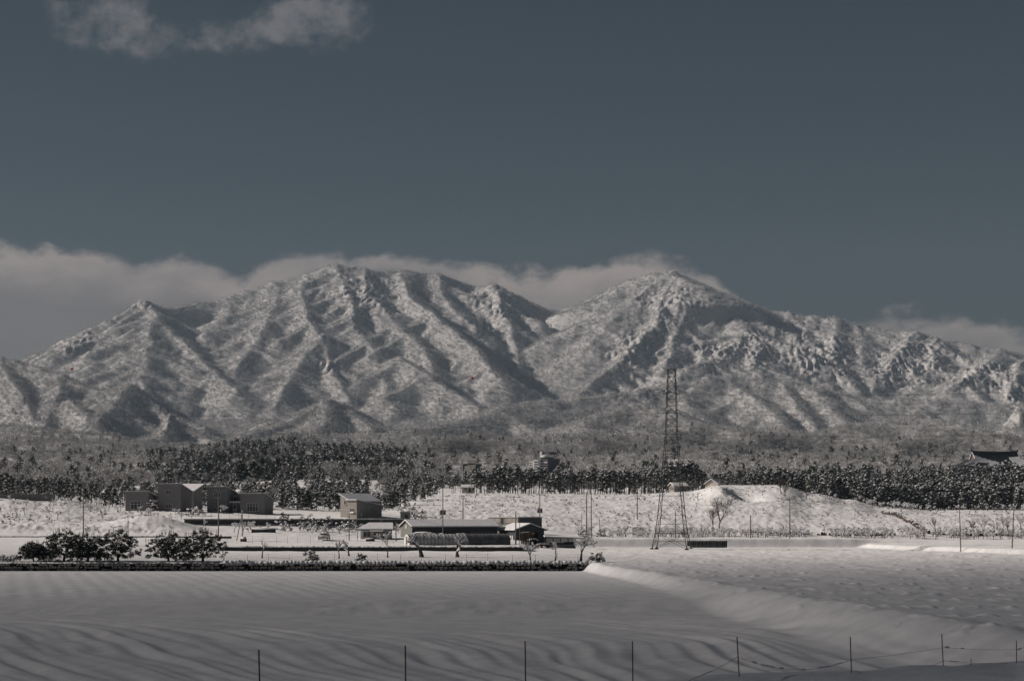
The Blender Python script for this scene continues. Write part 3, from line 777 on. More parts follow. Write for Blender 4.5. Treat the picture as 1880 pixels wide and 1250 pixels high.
# ---------------------------------------------------------------- scatter for uncountable cover (geometry nodes)
def scatter(name, pts, scl, rot, idx, protos, label, cat):
    me = bpy.data.meshes.new(name)
    me.from_pydata([tuple(p) for p in pts], [], [])
    for nm, arr in (('sc', scl), ('rz', rot)):
        a = me.attributes.new(nm, 'FLOAT', 'POINT'); a.data.foreach_set('value', np.asarray(arr, np.float32))
    a = me.attributes.new('ix', 'INT', 'POINT'); a.data.foreach_set('value', np.asarray(idx, np.int32))
    o = bpy.data.objects.new(name, me); COL.objects.link(o)
    g = bpy.data.node_groups.new(name, 'GeometryNodeTree')
    g.interface.new_socket('Geometry', in_out='INPUT', socket_type='NodeSocketGeometry')
    g.interface.new_socket('Geometry', in_out='OUTPUT', socket_type='NodeSocketGeometry')
    N, L = g.nodes, g.links
    gi = N.new('NodeGroupInput'); go = N.new('NodeGroupOutput')
    def attr(nm, typ='FLOAT'):
        q = N.new('GeometryNodeInputNamedAttribute'); q.data_type = typ; q.inputs[0].default_value = nm; return q.outputs[0]
    m2p = N.new('GeometryNodeMeshToPoints'); L.new(gi.outputs[0], m2p.inputs[0])
    cx = N.new('ShaderNodeCombineXYZ'); L.new(attr('rz'), cx.inputs[2])
    e2r = N.new('FunctionNodeEulerToRotation'); L.new(cx.outputs[0], e2r.inputs[0])
    jn = N.new('GeometryNodeJoinGeometry')
    for k, pr in enumerate(protos):
        oi = N.new('GeometryNodeObjectInfo'); oi.inputs['Object'].default_value = pr; oi.inputs['As Instance'].default_value = True
        ip = N.new('GeometryNodeInstanceOnPoints')
        L.new(m2p.outputs[0], ip.inputs['Points']); L.new(oi.outputs['Geometry'], ip.inputs['Instance'])
        cm = N.new('FunctionNodeCompare'); cm.data_type = 'INT'; cm.operation = 'EQUAL'
        L.new(attr('ix', 'INT'), cm.inputs[2]); cm.inputs[3].default_value = k
        L.new(cm.outputs[0], ip.inputs['Selection'])
        L.new(e2r.outputs[0], ip.inputs['Rotation']); L.new(attr('sc'), ip.inputs['Scale'])
        L.new(ip.outputs[0], jn.inputs[0])
    L.new(jn.outputs[0], go.inputs[0])
    md = o.modifiers.new('scatter', 'NODES'); md.node_group = g
    tag(o, label, cat, kind='stuff')
    return o
def proto(mbs, mats):
    """one joined mesh with several materials, not linked to the scene"""
    v = []; f = []; mi = []
    for k, mb in enumerate(mbs):
        b = len(v); v += mb.v; f += [tuple(i + b for i in q) for q in mb.f]; mi += [k] * len(mb.f)
    me = bpy.data.meshes.new('proto'); me.from_pydata(v, [], f)
    for mm in mats: me.materials.append(mm)
    me.polygons.foreach_set('material_index', mi)
    return bpy.data.objects.new('proto', me)

# ---------------------------------------------------------------- frosted woods on the mountain
rng = np.random.RandomState(11)
def frost_proto(seed):
    r = random.Random(seed); mb = MB()
    for k in range(34):
        t = r.random(); a = r.uniform(0, 6.28); q = math.sqrt(r.random()) * (0.55 - .25 * abs(t - .45))
        tri_cloud(mb, (q * math.cos(a), q * math.sin(a), .15 + .85 * t), .1, .12, 1, .17, r)
    return proto([mb], [M['frost']])
def frost_fine(seed):
    r = random.Random(seed); mb = MB()
    for k in range(170):
        t = r.random(); a = r.uniform(0, 6.28); q = math.sqrt(r.random()) * (0.52 - .28 * abs(t - .42))
        tri_cloud(mb, (q * math.cos(a), q * math.sin(a), .12 + .88 * t), .07, .08, 1, .075, r)
    mb.bar((0, 0, -.05), (0, 0, .6), .02, .01, 4)
    return proto([mb], [M['frost_near']])
def dark_proto(seed):
    r = random.Random(seed); a, b, c = pine(r, 1.0, .12, .30, 26, .11, False, snow=.42, leaves=14)
    return proto([a, b, c], [M['bark'], M['needles'], M['snow_cap']])
twigtree = []
for i in range(3):
    b, s_ = bare(random.Random(300 + i), 7.0, 4, .55, 3, r0=.10, fork=.28, upright=.5)
    twigtree.append(proto([b, s_], [M['twig'], M['frost_near']]))
fp = [frost_proto(i) for i in range(4)] + [dark_proto(50 + i) for i in range(3)]
NC, NR = 880, len(Dt)
Z = mco[:, 2].reshape(NR, NC)
def mtn_sample(fi, fj):
    i = fi.astype(int); j = fj.astype(int); u = fi - i; v = fj - j
    g = mco.reshape(NR, NC, 3)
    a = g[i, j] * (1 - u)[:, None] + g[i + 1, j] * u[:, None]
    b = g[i, j + 1] * (1 - u)[:, None] + g[i + 1, j + 1] * u[:, None]
    return a * (1 - v)[:, None] + b * v[:, None]
NT_ = 210000
# visible rows only: running horizon test from the camera
elev = (Z - CZ) / np.asarray(Dt)[:, None]
runmax = np.maximum.accumulate(elev, axis=0)
vis = elev > np.vstack([np.full((1, NC), -1), runmax[:-1]]) - 0.0035
fi = rng.rand(NT_ * 2) * (NR - 1.001); fj = rng.rand(NT_ * 2) * (NC - 1.001)
keep = vis[fi.astype(int), fj.astype(int)]
cr2 = mcrag.reshape(NR, NC)[fi.astype(int), fj.astype(int)]
keep &= rng.rand(len(fi)) > cr2 * .8
fi, fj = fi[keep][:NT_], fj[keep][:NT_]
fi = np.concatenate([fi, rng.rand(50000) ** 1.3 * 100]); fj = np.concatenate([fj, rng.rand(50000) * (NC - 1.001)])
tp = mtn_sample(fi, fj)
clump = fbm(tp[:, 0] / 60.0, tp[:, 1] / 80.0, 3)
kp = rng.rand(len(tp)) < np.clip(.92 + .25 * clump, .6, 1)
tp = tp[kp]; clump = clump[kp]
yy = tp[:, 1]
dark = (rng.rand(len(tp)) < np.interp(yy, [1300, 1700, 2300, 3200], [.05, .05, .03, .01]) * np.clip(.6 + 1.2 * clump, 0, 1))
tp[:, 2] -= .4
sc = rng.uniform(2.4, 5.0, len(tp)) * np.where(dark, 1.25, 1.0)
ix = np.where(dark, 4 + rng.randint(0, 3, len(tp)), np.where(tp[:, 1] < 2000, 10, 0) + rng.randint(0, 4, len(tp)))
n2_ = 17000
q_px = rng.uniform(-260, 2140, n2_); q_D = 1.0 / rng.uniform(1 / 1500., 1 / 780., n2_)
q_x = (q_px - CX) / F * q_D
q_z = mtn_f(q_x, q_D)[0] - .3
cl_ = fbm(q_px / 60, q_D / 70, 3)
kq = ~((q_px > 1360) & (q_D < 960)) & ~((np.abs(q_px - 1826) < 62) & (q_D < 1010)) & ~((np.abs(q_px - 990) < 28) & (q_D > 1092) & (q_D < 1122)) & ~((np.abs(q_px - 866) < 24) & (q_D > 1106) & (q_D < 1134))
kq &= rng.rand(n2_) < np.clip(.75 + .8 * cl_, .2, 1)
low_ = ((np.abs(q_px - 990) < 34) & (q_D < 1105)) | ((np.abs(q_px - 866) < 28) & (q_D < 1120))
tp = np.vstack([tp, np.stack([q_x, q_D, q_z], 1)[kq]])
kind_ = rng.rand(n2_)
isd = kind_ < np.clip((.42 + .8 * fbm(q_px / 110 + 9, q_D / 90, 2)) * np.interp(q_px, [250, 320, 700, 790, 1340, 1400], [.12, 1, 1, .15, .12, .25]), .02, .8)
isf = (~isd) & (rng.rand(n2_) > .22)
qs = np.where(isd, rng.uniform(4, 8.5, n2_), np.where(isf, rng.uniform(3.2, 6.5, n2_), rng.uniform(.35, .9, n2_))) * np.where(low_, .3, 1.0)
qi = np.where(isd, 4 + rng.randint(0, 3, n2_), np.where(isf, 10 + rng.randint(0, 4, n2_), 7 + rng.randint(0, 3, n2_)))
sc = np.concatenate([sc, qs[kq]])
ix = np.concatenate([ix, qi[kq]])
fp += twigtree + [frost_fine(70 + i) for i in range(4)]
scatter('frosted_wood', tp, sc, rng.rand(len(tp)) * 6.28, ix, fp, 'frosted leafless woodland covering the mountain slopes', 'woodland')

# ---------------------------------------------------------------- pine woods behind the village
def pine_set(seed, n, **kw):
    out = []
    for i in range(n):
        r = random.Random(seed + i)
        h = 9.0
        out.append(pine(r, h, **{k: (v(r) if callable(v) else v) for k, v in kw.items()}))
    return out
tallp = pine_set(100, 7, base=lambda r: r.uniform(.5, .62), R=lambda r: r.uniform(1.5, 2.1), nclump=24, cr=.62, umbrella=True, lean=lambda r: r.uniform(-.6, .6), snow=.85)
bushp = pine_set(200, 6, base=lambda r: r.uniform(.10, .2), R=lambda r: r.uniform(2.2, 3.0), nclump=34, cr=.75, umbrella=False, snow=.72)
def as_meshes(sets):
    return [[('trunk', to_mesh(a, 'trunk', M['bark'])), ('crown', to_mesh(b, 'crown', M['needles'])), ('snow', to_mesh(c, 'snow', M['snow_cap']))] for a, b, c in sets]
tallm, bushm = as_meshes(tallp), as_meshes(bushp)
forest_protos = [proto(list(t), [M['bark'], M['needles'], M['snow_cap']]) for t in tallp] + [proto(list(t), [M['bark'], M['needles'], M['snow_cap']]) for t in bushp] + twigtree

def ok_forest(px, D):
    front = np.interp(px, [-300, 0, 100, 230, 360, 500, 620, 720, 790, 860, 1260, 1300, 1330, 1480, 1560, 1640, 1760, 1880, 2200],
                      [505, 505, 515, 530, 520, 500, 500, 505, 560, 612, 612, 640, 660, 625, 612, 606, 600, 604, 604])
    return D > front
rnd = random.Random(5)
def zone(px):   # share of bushy trees
    return float(np.interp(px, [0, 350, 500, 760, 840, 1280, 1340, 1420, 2000], [.35, .3, .35, .55, .08, .08, .5, .95, .95]))
# individual pines: the front rows
front_n = 0
def place_pine(px, D, bushy, h, label, group):
    global front_n
    x = PX(px, D)
    ms = rnd.choice(bushm if bushy else tallm)
    tree_thing('pine_tree', (x, D, gz(x, D, True) - .15), rnd.uniform(0, 6.28), h / 9.0, ms, label, 'pine', group); front_n += 1
L1 = ('tall snow-flecked pine in the row standing along the top of the rubble slope', 'pines along the top of the rubble slope')
L2 = ('dark snow-flecked pine in the wood behind the grey houses', 'pines behind the grey houses')
L3 = ('bushy dark pine at the front of the wooded rise below the temple', 'pines on the rise below the temple')
for k in range(92):
    px = 864 + (1296 - 864) * (k + rnd.uniform(.1, .9)) / 92
    D = float(np.interp(px, [860, 1260, 1300], [614, 614, 642])) + rnd.choice([0, 4, 9, 14]) + rnd.uniform(0, 3)
    place_pine(px, D, rnd.random() < .06, rnd.uniform(5.8, 8.2) * (1.2 if 1225 < px < 1275 else 1), *L1)
for k in range(80):
    px = -20 + 800 * (k + rnd.uniform(.1, .9)) / 80
    D = float(np.interp(px, [-100, 0, 100, 230, 360, 500, 620, 720, 800], [508, 508, 518, 532, 524, 506, 512, 512, 566])) + abs(rnd.gauss(0, 14))
    place_pine(px, D, rnd.random() < zone(px) + .25, rnd.uniform(3.4, 6.2), *L2)
for k in range(96):
    px = 1400 + 500 * (k + rnd.uniform(.1, .9)) / 96
    D = float(np.interp(px, [1390, 1480, 1560, 1640, 1760, 1900], [640, 630, 616, 610, 604, 608])) + abs(rnd.gauss(0, 22))
    place_pine(px, D, True, rnd.uniform(4.5, 7.5), *L3)
L4 = ('bushy dark pine crowding directly under the eaves of the temple', 'pines under the temple eaves')
for k in range(20):
    px = 1745 + 140 * (k + rnd.uniform(.1, .9)) / 20
    place_pine(px, rnd.uniform(850, 885), True, rnd.uniform(6.5, 8.6), *L4)
# everything behind them: one wood
Npt = 8200
ppx = np.concatenate([rng.uniform(-260, 2140, 5000), rng.uniform(1370, 2140, 3200)]); pD = 1.0 / rng.uniform(1 / 1330., 1 / 500., Npt)
kf = ok_forest(ppx, pD - 14)
kf &= ~((np.abs(ppx - 1826) < 62) & (pD > 880) & (pD < 1010))
kf &= ~((np.abs(ppx - 990) < 30) & (pD > 1080) & (pD < 1130))
kf &= ~((np.abs(ppx - 335) < 45) & (pD < 540))
kf &= ~((np.abs(ppx - 1290) < 70) & (pD < 640))
kf &= ~((np.abs(ppx - 840) < 35) & (pD < 690) & (rng.rand(Npt) < .8))
op = fbm(ppx / 90, pD / 60, 2)
kf &= op > np.where(ppx < 850, -.35, -.9)
kf &= pD < np.interp(ppx, [0, 250, 310, 740, 800, 1300, 1400, 1880], [880, 930, 1080, 1080, 820, 800, 900, 1000])
ppx, pD = ppx[kf], pD[kf]
bx = rng.rand(len(ppx)) < np.interp(ppx, [0, 350, 500, 760, 840, 1280, 1340, 1420, 2000], [.45, .4, .45, .6, .25, .3, .6, .95, .95])
tw = rng.rand(len(ppx)) < np.interp(ppx, [0, 700, 860, 1300, 1400, 1700, 1880], [.35, .3, .08, .15, .06, .10, .25])
fx = (ppx - CX) / F * pD
fz = ground(fx, pD) - .2
fs = rng.uniform(.5, 1.0, len(ppx)) * np.interp(ppx, [0, 780, 850, 1300, 1380], [.64, .68, .70, .70, .85])
fix = np.where(tw, 13 + rng.randint(0, 3, len(ppx)), np.where(bx, 7 + rng.randint(0, 6, len(ppx)), rng.randint(0, 7, len(ppx))))
scatter('pine_wood', np.stack([fx, pD, fz], 1), fs, rng.rand(len(ppx)) * 6.28, fix, forest_protos, 'dense snow-flecked pine wood filling the ground behind the front trees', 'woodland')

# ---------------------------------------------------------------- dry stone wall along the field
def stone_wall():
    r = random.Random(21)
    t = empty('stone_wall', (PX(500, 300), 300, 0))
    tag(t, 'long dark dry stone wall edging the near snowy field', 'wall', kind='thing')
    ox = PX(500, 300)
    x0, x1 = PX(-70, 300), PX(1092, 300)
    back = MB()
    st = MB(); sn = MB()
    rows = 3
    back.box(x0 - ox, x1 - ox, .22, .75, -.3, 1.16)
    for k in range(rows):
        x = x0
        while x < x1:
            wd = r.uniform(.42, .95); h = 1.18 / rows
            if r.random() > .16:
                z0 = k * h + r.uniform(.0, .05) - .06; z1 = z0 + h - r.uniform(.07, .17)
                y0 = r.uniform(-.12, .08)
                j = lambda s_=.05: r.uniform(-s_, s_)
                a, b = x - ox + .05, x - ox + wd - r.uniform(.06, .16)
                st.hexa([(a + j(), y0 + .06, z0), (b + j(), y0 + .06, z0), (b, .3, z0), (a, .3, z0),
                         (a + j(), y0 + j(), z1 + j()), (b + j(), y0 + j(), z1 + j()), (b, .3, z1), (a, .3, z1)])
            x += wd
    x = x0
    while x < x1:
        pxx = CX + F * x / 300
        big = pxx > 405
        wd = r.uniform(.55, 1.0)
        hh = (.40 if big else .18) * r.uniform(.75, 1.25)
        sn.dome((x - ox + wd / 2, .32 + r.uniform(-.06, .06), 1.14), wd * .82, .70, hh, r, 9)
        if r.random() < .10:
            sn.dome((x - ox + r.uniform(0, wd), -.10, r.uniform(.15, .9)), .16, .16, .14, r, 6)
        x += wd * .8
    tag(back.build('backing', M['gap'], t))
    tag(st.build('stones', M['stone'], t), kind='stuff')
    tag(sn.build('snow_cap', M['snow_cap'], t, True), kind='stuff')
stone_wall()

def block_wall():
    t = empty('block_wall', (PX(680, 375), 375, 1.4)); tag(t, 'low grey concrete block wall across the orchard behind the stone wall', 'wall', kind='thing')
    ox = PX(680, 375); x0, x1 = PX(404, 375) - ox, PX(962, 375) - ox
    r = random.Random(8)
    MB().box(x0, x1, .06, .4, -.4, .86).build('backing', M['dark_concrete'], t)
    bl = MB(); n = 0
    for k in range(4):
        x = x0 + (k % 2) * .3
        while x < x1 - .6:
            d = r.uniform(-.02, .02)
            bl.box(x + .02, x + .57, 0 + d, .1, k * .21 - .05, k * .21 + .12); x += .6
    tag(bl.build('blocks', M['block'], t), kind='stuff')
    sn = MB(); x = x0
    while x < x1:
        sn.dome((x + .4, .3, .86), .8, .5, .2 * r.uniform(.8, 1.2), r, 8); x += .55
    tag(sn.build('snow_cap', M['snow_cap'], t, True), kind='stuff')
block_wall()

def kerb_wall():
    ox = PX(170, 414)
    t = empty('low_wall', (ox, 414, 3.35)); tag(t, 'thin dark low wall at the foot of the left snowy slope', 'wall', kind='thing')
    x0, x1 = PX(-60, 414) - ox, PX(425, 414) - ox
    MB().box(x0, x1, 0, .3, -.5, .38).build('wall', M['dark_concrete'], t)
    r = random.Random(4); sn = MB(); x = x0
    while x < x1: sn.dome((x + .4, .15, .38), .8, .3, .13, r, 7); x += .6
    tag(sn.build('snow_cap', M['snow_cap'], t, True), kind='stuff')
kerb_wall()

def retaining_wall():
    ox = PX(520, 455.5); z0 = 4.9
    t = empty('retaining_wall', (ox, 455.5, z0)); tag(t, 'long dark retaining wall below the grey houses', 'wall', kind='thing')
    n = 9; x0, x1 = PX(338, 455.5) - ox, PX(745, 455.5) - ox
    for i in range(n):
        a = x0 + (x1 - x0) * i / n; b = x0 + (x1 - x0) * (i + 1) / n
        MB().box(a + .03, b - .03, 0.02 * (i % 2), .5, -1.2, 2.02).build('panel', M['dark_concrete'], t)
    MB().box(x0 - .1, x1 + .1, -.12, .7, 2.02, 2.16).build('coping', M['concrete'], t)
    MB().box(x0 - .1, x1 + .1, -.08, .7, 2.165, 2.27).build('snow', M['snow_cap'], t)
retaining_wall()

def panel_fence():
    ox = PX(40, 492); zb = gz(ox, 492)
    t = empty('panel_fence', (ox, 492, zb)); tag(t, 'grey corrugated panel fence on top of the left slope', 'fence')
    x0, x1 = PX(-40, 492) - ox, PX(101, 492) - ox; n = 12
    for i in range(n):
        a = x0 + (x1 - x0) * i / n; b = x0 + (x1 - x0) * (i + 1) / n
        m_ = MB(); k = 5
        for q in range(k):
            u = a + (b - a) * q / k; v = a + (b - a) * (q + .6) / k
            m_.box(u, v, -.03, .03, -.3, 1.45)
        m_.box(a, b, .032, .06, -.3, 1.44)
        tag(m_.build('panel', M['panel_grey'], t))
        MB().box(b - .05, b + .05, .07, .15, -.3, 1.5).build('post', M['steel'], t)
panel_fence()

# ---------------------------------------------------------------- foreground stake fence
def stake_fence():
    t = empty('stake_fence', (PX(1000, 56), 56, 3.8)); tag(t, 'line of thin rusty stakes with sagging barbed wire across the foreground', 'fence')
    O = Vector(t.location)
    tops = [(475, 45, 1192), (744, 50, 1184), (964, 55, 1176), (1161, 58, 1176), (1353, 62, 1168), (1561, 66, 1168), (1729, 73, 1163), (1866, 80, 1175)]
    lean = [.05, .02, .02, .02, .09, .05, .07, .01]
    P_ = []
    for (px, D, py), le in zip(tops, lean):
        tp_ = Vector(P3(px, py, D)); g = gz(tp_.x, D, True)
        a = Vector((tp_.x + le, D, g - .4)); b = tp_
        m_ = MB().bar(a - O, b - O, .017, .017, 6)
        for q in range(14):
            c = (a - O).lerp(b - O, .25 + .75 * q / 14); m_.bar(c, c + Vector((0, 0, .012)), .0195, .0195, 6)
        m_.build('stake', M['rust'], t)
        P_.append((a, b))
    c = Vector(P3(1783, 1209, 76)); m_ = MB().bar(Vector((c.x - .02, 76, gz(c.x, 76, True) - .3)) - O, c - O, .013, .013, 6); m_.build('stub_stake', M['rust'], t)
    def wire(a, b, sag, seed, clots):
        r = random.Random(seed); n = 26; w1 = MB(); pts_ = []
        for i in range(n + 1):
            u = i / n; p = a.lerp(b, u); p.z -= sag * 4 * u * (1 - u); p.z += r.uniform(-.008, .008); pts_.append(p - O)
        for i in range(n):
            w1.bar(pts_[i], pts_[i + 1], .0055, .0055, 4)
            if i % 3 == 1:
                q = pts_[i]; w1.bar(q + Vector((-.02, 0, -.025)), q + Vector((.02, 0, .025)), .003, .003, 3)
        wo_ = w1.build('wire', M['wire'], t)
        if clots:
            s_ = MB()
            for u0, u1, rr in clots:
                i0, i1 = int(u0 * n), max(int(u1 * n), int(u0 * n) + 1)
                for i in range(i0, i1): s_.bar(pts_[i] + Vector((0, 0, .012)), pts_[i + 1] + Vector((0, 0, .012)), rr * r.uniform(.7, 1.2), rr, 5)
            tag(s_.build('clinging_snow', M['snow_cap'], wo_), kind='stuff')
    at = lambda i, u: P_[i][0].lerp(P_[i][1], u)
    wire(at(2, .18), at(3, .12), .12, 1, [(.3, .5, .018)])
    wire(at(3, .10), at(4, .62), .18, 2, [(.55, .75, .016)])
    wire(at(4, .62), at(5, .52), .36, 3, [(.12, .17, .03), (.22, .33, .024), (.36, .40, .03), (.56, .60, .03), (.70, .83, .026), (.86, .95, .018)])
    wire(at(5, .52), at(6, .68), .03, 4, None)
    wire(at(5, .30), at(6, .38), .30, 5, [(.4, .55, .014), (.65, .75, .014)])
    wire(at(6, .69), at(7, .72), .04, 6, [(.05, .10, .04), (.26, .29, .025)])
    wire(at(6, .38), at(7, .30), .05, 7, [(.1, .2, .014)])
    e = P_[7][1] + Vector((2.2, 6, -.4))
    wire(at(7, .70), e, .05, 8, [(.1, .25, .03)])
stake_fence()

# ---------------------------------------------------------------- net fences
def net_fence(px0, px1, D, h, n, label, zofs=0.0, sag=True, mt='wire', mesh=True, seed=1):
    ox = PX((px0 + px1) / 2, D)
    zb = gz(ox, D, True)
    t = empty('net_fence', (ox, D, zb)); tag(t, label, 'fence')
    r = random.Random(seed); x0, x1 = PX(px0, D), PX(px1, D); tops_ = []
    for i in range(n):
        x = x0 + (x1 - x0) * i / (n - 1) + (r.uniform(-.3, .3) if 0 < i < n - 1 else 0); g = gz(x, D, True) - zb
        hh = h * r.uniform(.85, 1.15)
        MB().bar((x - ox, 0, g - .2), (x - ox + r.uniform(-.05, .05), 0, g + hh), .028, .024, 5).build('post', M[mt], t)
        tops_.append((x - ox, g, hh))
    net = MB()
    for (xa, ga, ha), (xb, gb, hb) in zip(tops_[:-1], tops_[1:]):
        for lev in (.95, .6, .25):
            pts_ = []
            for q in range(7):
                u = q / 6; sg = (r.uniform(.05, .28) if sag else .02) * h * 4 * u * (1 - u) * (1 if lev > .9 else .5)
                pts_.append((xa + (xb - xa) * u, .03, ga + (gb - ga) * u + (ha + (hb - ha) * u) * lev - sg))
            for a, b in zip(pts_[:-1], pts_[1:]): net.bar(a, b, .009, .009, 3)
        if mesh:
            k = max(2, int(abs(xb - xa) / .32))
            for q in range(1, k):
                u = q / k; net.bar((xa + (xb - xa) * u, .03, ga + .05), (xa + (xb - xa) * u, .03, ga + (ha + (hb - ha) * u) * .85 - (.18 * h if sag else 0) * 4 * u * (1 - u)), .006, .006, 3)
    tag(net.build('netting', M['wire'], t), kind='stuff')
net_fence(412, 1102, 302.2, 1.15, 18, 'sagging wire net fence standing just behind the stone wall')
net_fence(398, 722, 392, 1.35, 16, 'straight mesh fence on the snow in front of the porch house', sag=False, mt='steel', seed=2)
net_fence(372, 505, 457.6, 1.7, 9, 'thin railing fence on the retaining wall before the right grey house', sag=False, mt='steel', seed=3, mesh=False)
net_fence(638, 742, 457.6, 1.55, 9, 'mesh fence on the retaining wall before the mono-pitch house', sag=False, mt='concrete', seed=4)
net_fence(-20, 240, 452, 1.0, 8, 'few-stranded wire fence crossing the left slope', sag=True, mt='wood_pole', seed=5, mesh=False)

# ---------------------------------------------------------------- houses
def window(parent, x0, x1, z0, z1, y, nx=2, nz=1, transom=None):
    """white framed window standing proud of a front wall at local y"""
    f = MB(); w_ = .07; d0, d1 = y - .07, y - .004
    f.box(x0, x1, d0, d1, z0, z0 + w_).box(x0, x1, d0, d1, z1 - w_, z1)
    f.box(x0, x0 + w_, d0, d1, z0 + w_, z1 - w_).box(x1 - w_, x1, d0, d1, z0 + w_, z1 - w_)
    zs = [z0 + (z1 - z0) * k / nz for k in range(1, nz)] if transom is None else [z0 + (z1 - z0) * transom]
    for z in zs: f.box(x0 + w_, x1 - w_, d0 + .004, d1, z - .035, z + .035)
    for k in range(1, nx):
        x = x0 + (x1 - x0) * k / nx; f.box(x - .035, x + .035, d0 + .008, d1 + .001, z0 + w_, z1 - w_)
    win = f.build('window', M['white_frame'], parent)
    zz = [z0] + zs + [z1]
    for a, b in zip(zz[:-1], zz[1:]):
        for k in range(nx):
            u, v = x0 + (x1 - x0) * k / nx, x0 + (x1 - x0) * (k + 1) / nx
            MB().box(u + .04, v - .04, y - .03, y - .012, a + .04, b - .04).build('pane', M['glass'], win)
    MB().box(x0 - .08, x1 + .08, y - .16, y - .003, z0 - .09, z0 - .005).build('sill', M['concrete'], win)
    return win

def mono(parent, x0, x1, y0, y1, zf, zb, wall_mat, over=.35, ofs=0.0, roof=True):
    """walls with a mono-pitch roof: height zf at the front, zb at the back"""
    m_ = MB(); m_.hexa([(x0, y0, -1), (x1, y0, -1), (x1, y1, -1), (x0, y1, -1), (x0, y0, zf), (x1, y0, zf), (x1, y1, zb), (x0, y1, zb)])
    m_.build('wall', wall_mat, parent)
    if roof:
        s_ = (zb - zf) / (y1 - y0); a, b = y0 - over, y1 + over
        za, zb2 = zf - over * s_, zb + over * s_
        def slab(t0, t1, g): return MB().hexa([(x0 - over + g, a + g, za + t0), (x1 + over - g, a + g, za + t0), (x1 + over - g, b - g, zb2 + t0), (x0 - over + g, b - g, zb2 + t0),
                                            (x0 - over + g, a + g, za + t1), (x1 + over - g, a + g, za + t1), (x1 + over - g, b - g, zb2 + t1), (x0 - over + g, b - g, zb2 + t1)])
        rf = slab(.012, .20, 0).build('roof', M['panel_grey'], parent)
        slab(.205, .36, .06).build('snow', M['snow_cap'], rf)

def grey_house(name_lab, px, D, order, seed):
    x = PX(px, D); z = gz(x, D) + .05
    t = empty('house', (x, D, z), math.radians(-13)); tag(t, name_lab, 'house')
    if order == 'low_left':
        mono(t, 0, 5.9, 0, 6.0, 4.35, 2.9, M['brick_grey'])
        window(t, 1.4, 3.9, .35, 2.25, 0, 3, transom=.68)
        mono(t, 8.6, 14.2, -.4, 7.0, 6.1, 4.3, M['brick_grey'])
        window(t, 10.3, 12.1, 3.9, 5.0, -.4, 4); window(t, 10.3, 12.1, .6, 1.7, -.4, 4)
        MB().box(5.91, 8.59, 2.2, 5.5, -1, 2.2).build('wall', M['brick_grey'], t)
        MB().box(6.6, 8.59, 3.0, 6.0, 2.21, 4.2).build('upper_link', M['panel_grey'], t)
        window(t, 7.0, 8.4, 2.6, 3.8, 3.0, 2)
        can = MB().box(5.92, 8.58, .6, 2.19, 2.25, 2.42).build('canopy', M['white_frame'], t)
        MB().box(5.95, 8.55, .65, 5.4, 2.425, 2.6).build('snow', M['snow_cap'], can)
        d = MB().box(7.3, 8.2, 2.13, 2.197, -.1, 1.9).build('door', M['white_frame'], t); MB().box(7.45, 8.05, 2.10, 2.128, .9, 1.75).build('pane', M['glass'], d)
        MB().box(6.0, 7.0, 2.12, 2.196, .4, 1.9).build('dark_opening_panel', M['gap'], t)  # near-black panel on a solid wall, an opening's darkness put into its colour
    else:
        mono(t, 0, 5.1, -.4, 6.5, 5.7, 4.1, M['brick_grey'])
        window(t, 1.6, 3.4, 3.4, 4.5, -.4, 4); window(t, 1.5, 3.4, .2, 1.1, -.4, 4)
        MB().box(5.11, 8.2, 2.2, 5.5, -1, 2.3).build('wall', M['brick_grey'], t)
        MB().box(5.11, 7.2, 3.0, 6.0, 2.31, 4.3).build('upper_link', M['panel_grey'], t)
        window(t, 5.4, 6.8, 2.6, 3.7, 3.0, 2)
        can = MB().box(5.12, 8.18, .6, 2.19, 2.15, 2.32).build('canopy', M['white_frame'], t)
        MB().box(5.15, 8.15, .65, 2.18, 2.325, 2.52).build('snow', M['snow_cap'], can)
        d = MB().box(5.5, 6.5, 2.13, 2.197, -.1, 1.8).build('door', M['white_frame'], t); MB().box(5.65, 6.35, 2.10, 2.128, .8, 1.65).build('pane', M['glass'], d)
        mono(t, 8.21, 14.3, 0, 6.0, 4.1, 2.7, M['brick_grey'])
        window(t, 9.9, 12.7, .1, 2.0, 0, 4, transom=.70)
    return t
grey_house('grey brick house with low wing left of its two-storey block', 230, 489, 'low_left', 1)
grey_house('grey brick house with tall block left and large-windowed low wing right', 381.5, 489, 'low_right', 2)
# house behind the first, only its lit roof and pale side show
def back_house():
    x, D = PX(309, 505), 505; z = gz(x, D) - .5
    t = empty('house', (x, D, z), math.radians(-13)); tag(t, 'grey house with snow-covered roof half hidden behind the left grey house', 'house')
    MB().hexa([(0, 0, -1), (6.6, 0, -1), (6.6, 6, -1), (0, 6, -1), (0, 0, 5.0), (6.6, 0, 5.0), (6.6, 6, 6.6), (0, 6, 6.6)]).build('wall', M['panel_grey'], t)
    rf = MB().hexa([(-.4, -.5, 4.88), (7.0, -.5, 4.88), (7.0, 6.4, 6.72), (-.4, 6.4, 6.72), (-.4, -.5, 5.06), (7.0, -.5, 5.06), (7.0, 6.4, 6.9), (-.4, 6.4, 6.9)]).build('roof', M['panel_grey'], t)
    MB().hexa([(-.35, -.45, 5.07), (6.95, -.45, 5.07), (6.95, 6.35, 6.91), (-.35, 6.35, 6.91), (-.35, -.45, 5.28), (6.95, -.45, 5.28), (6.95, 6.35, 7.12), (-.35, 6.35, 7.12)]).build('snow', M['snow_cap'], rf)
    window(t, 4.9, 6.0, .8, 1.9, 0, 2)
back_house()
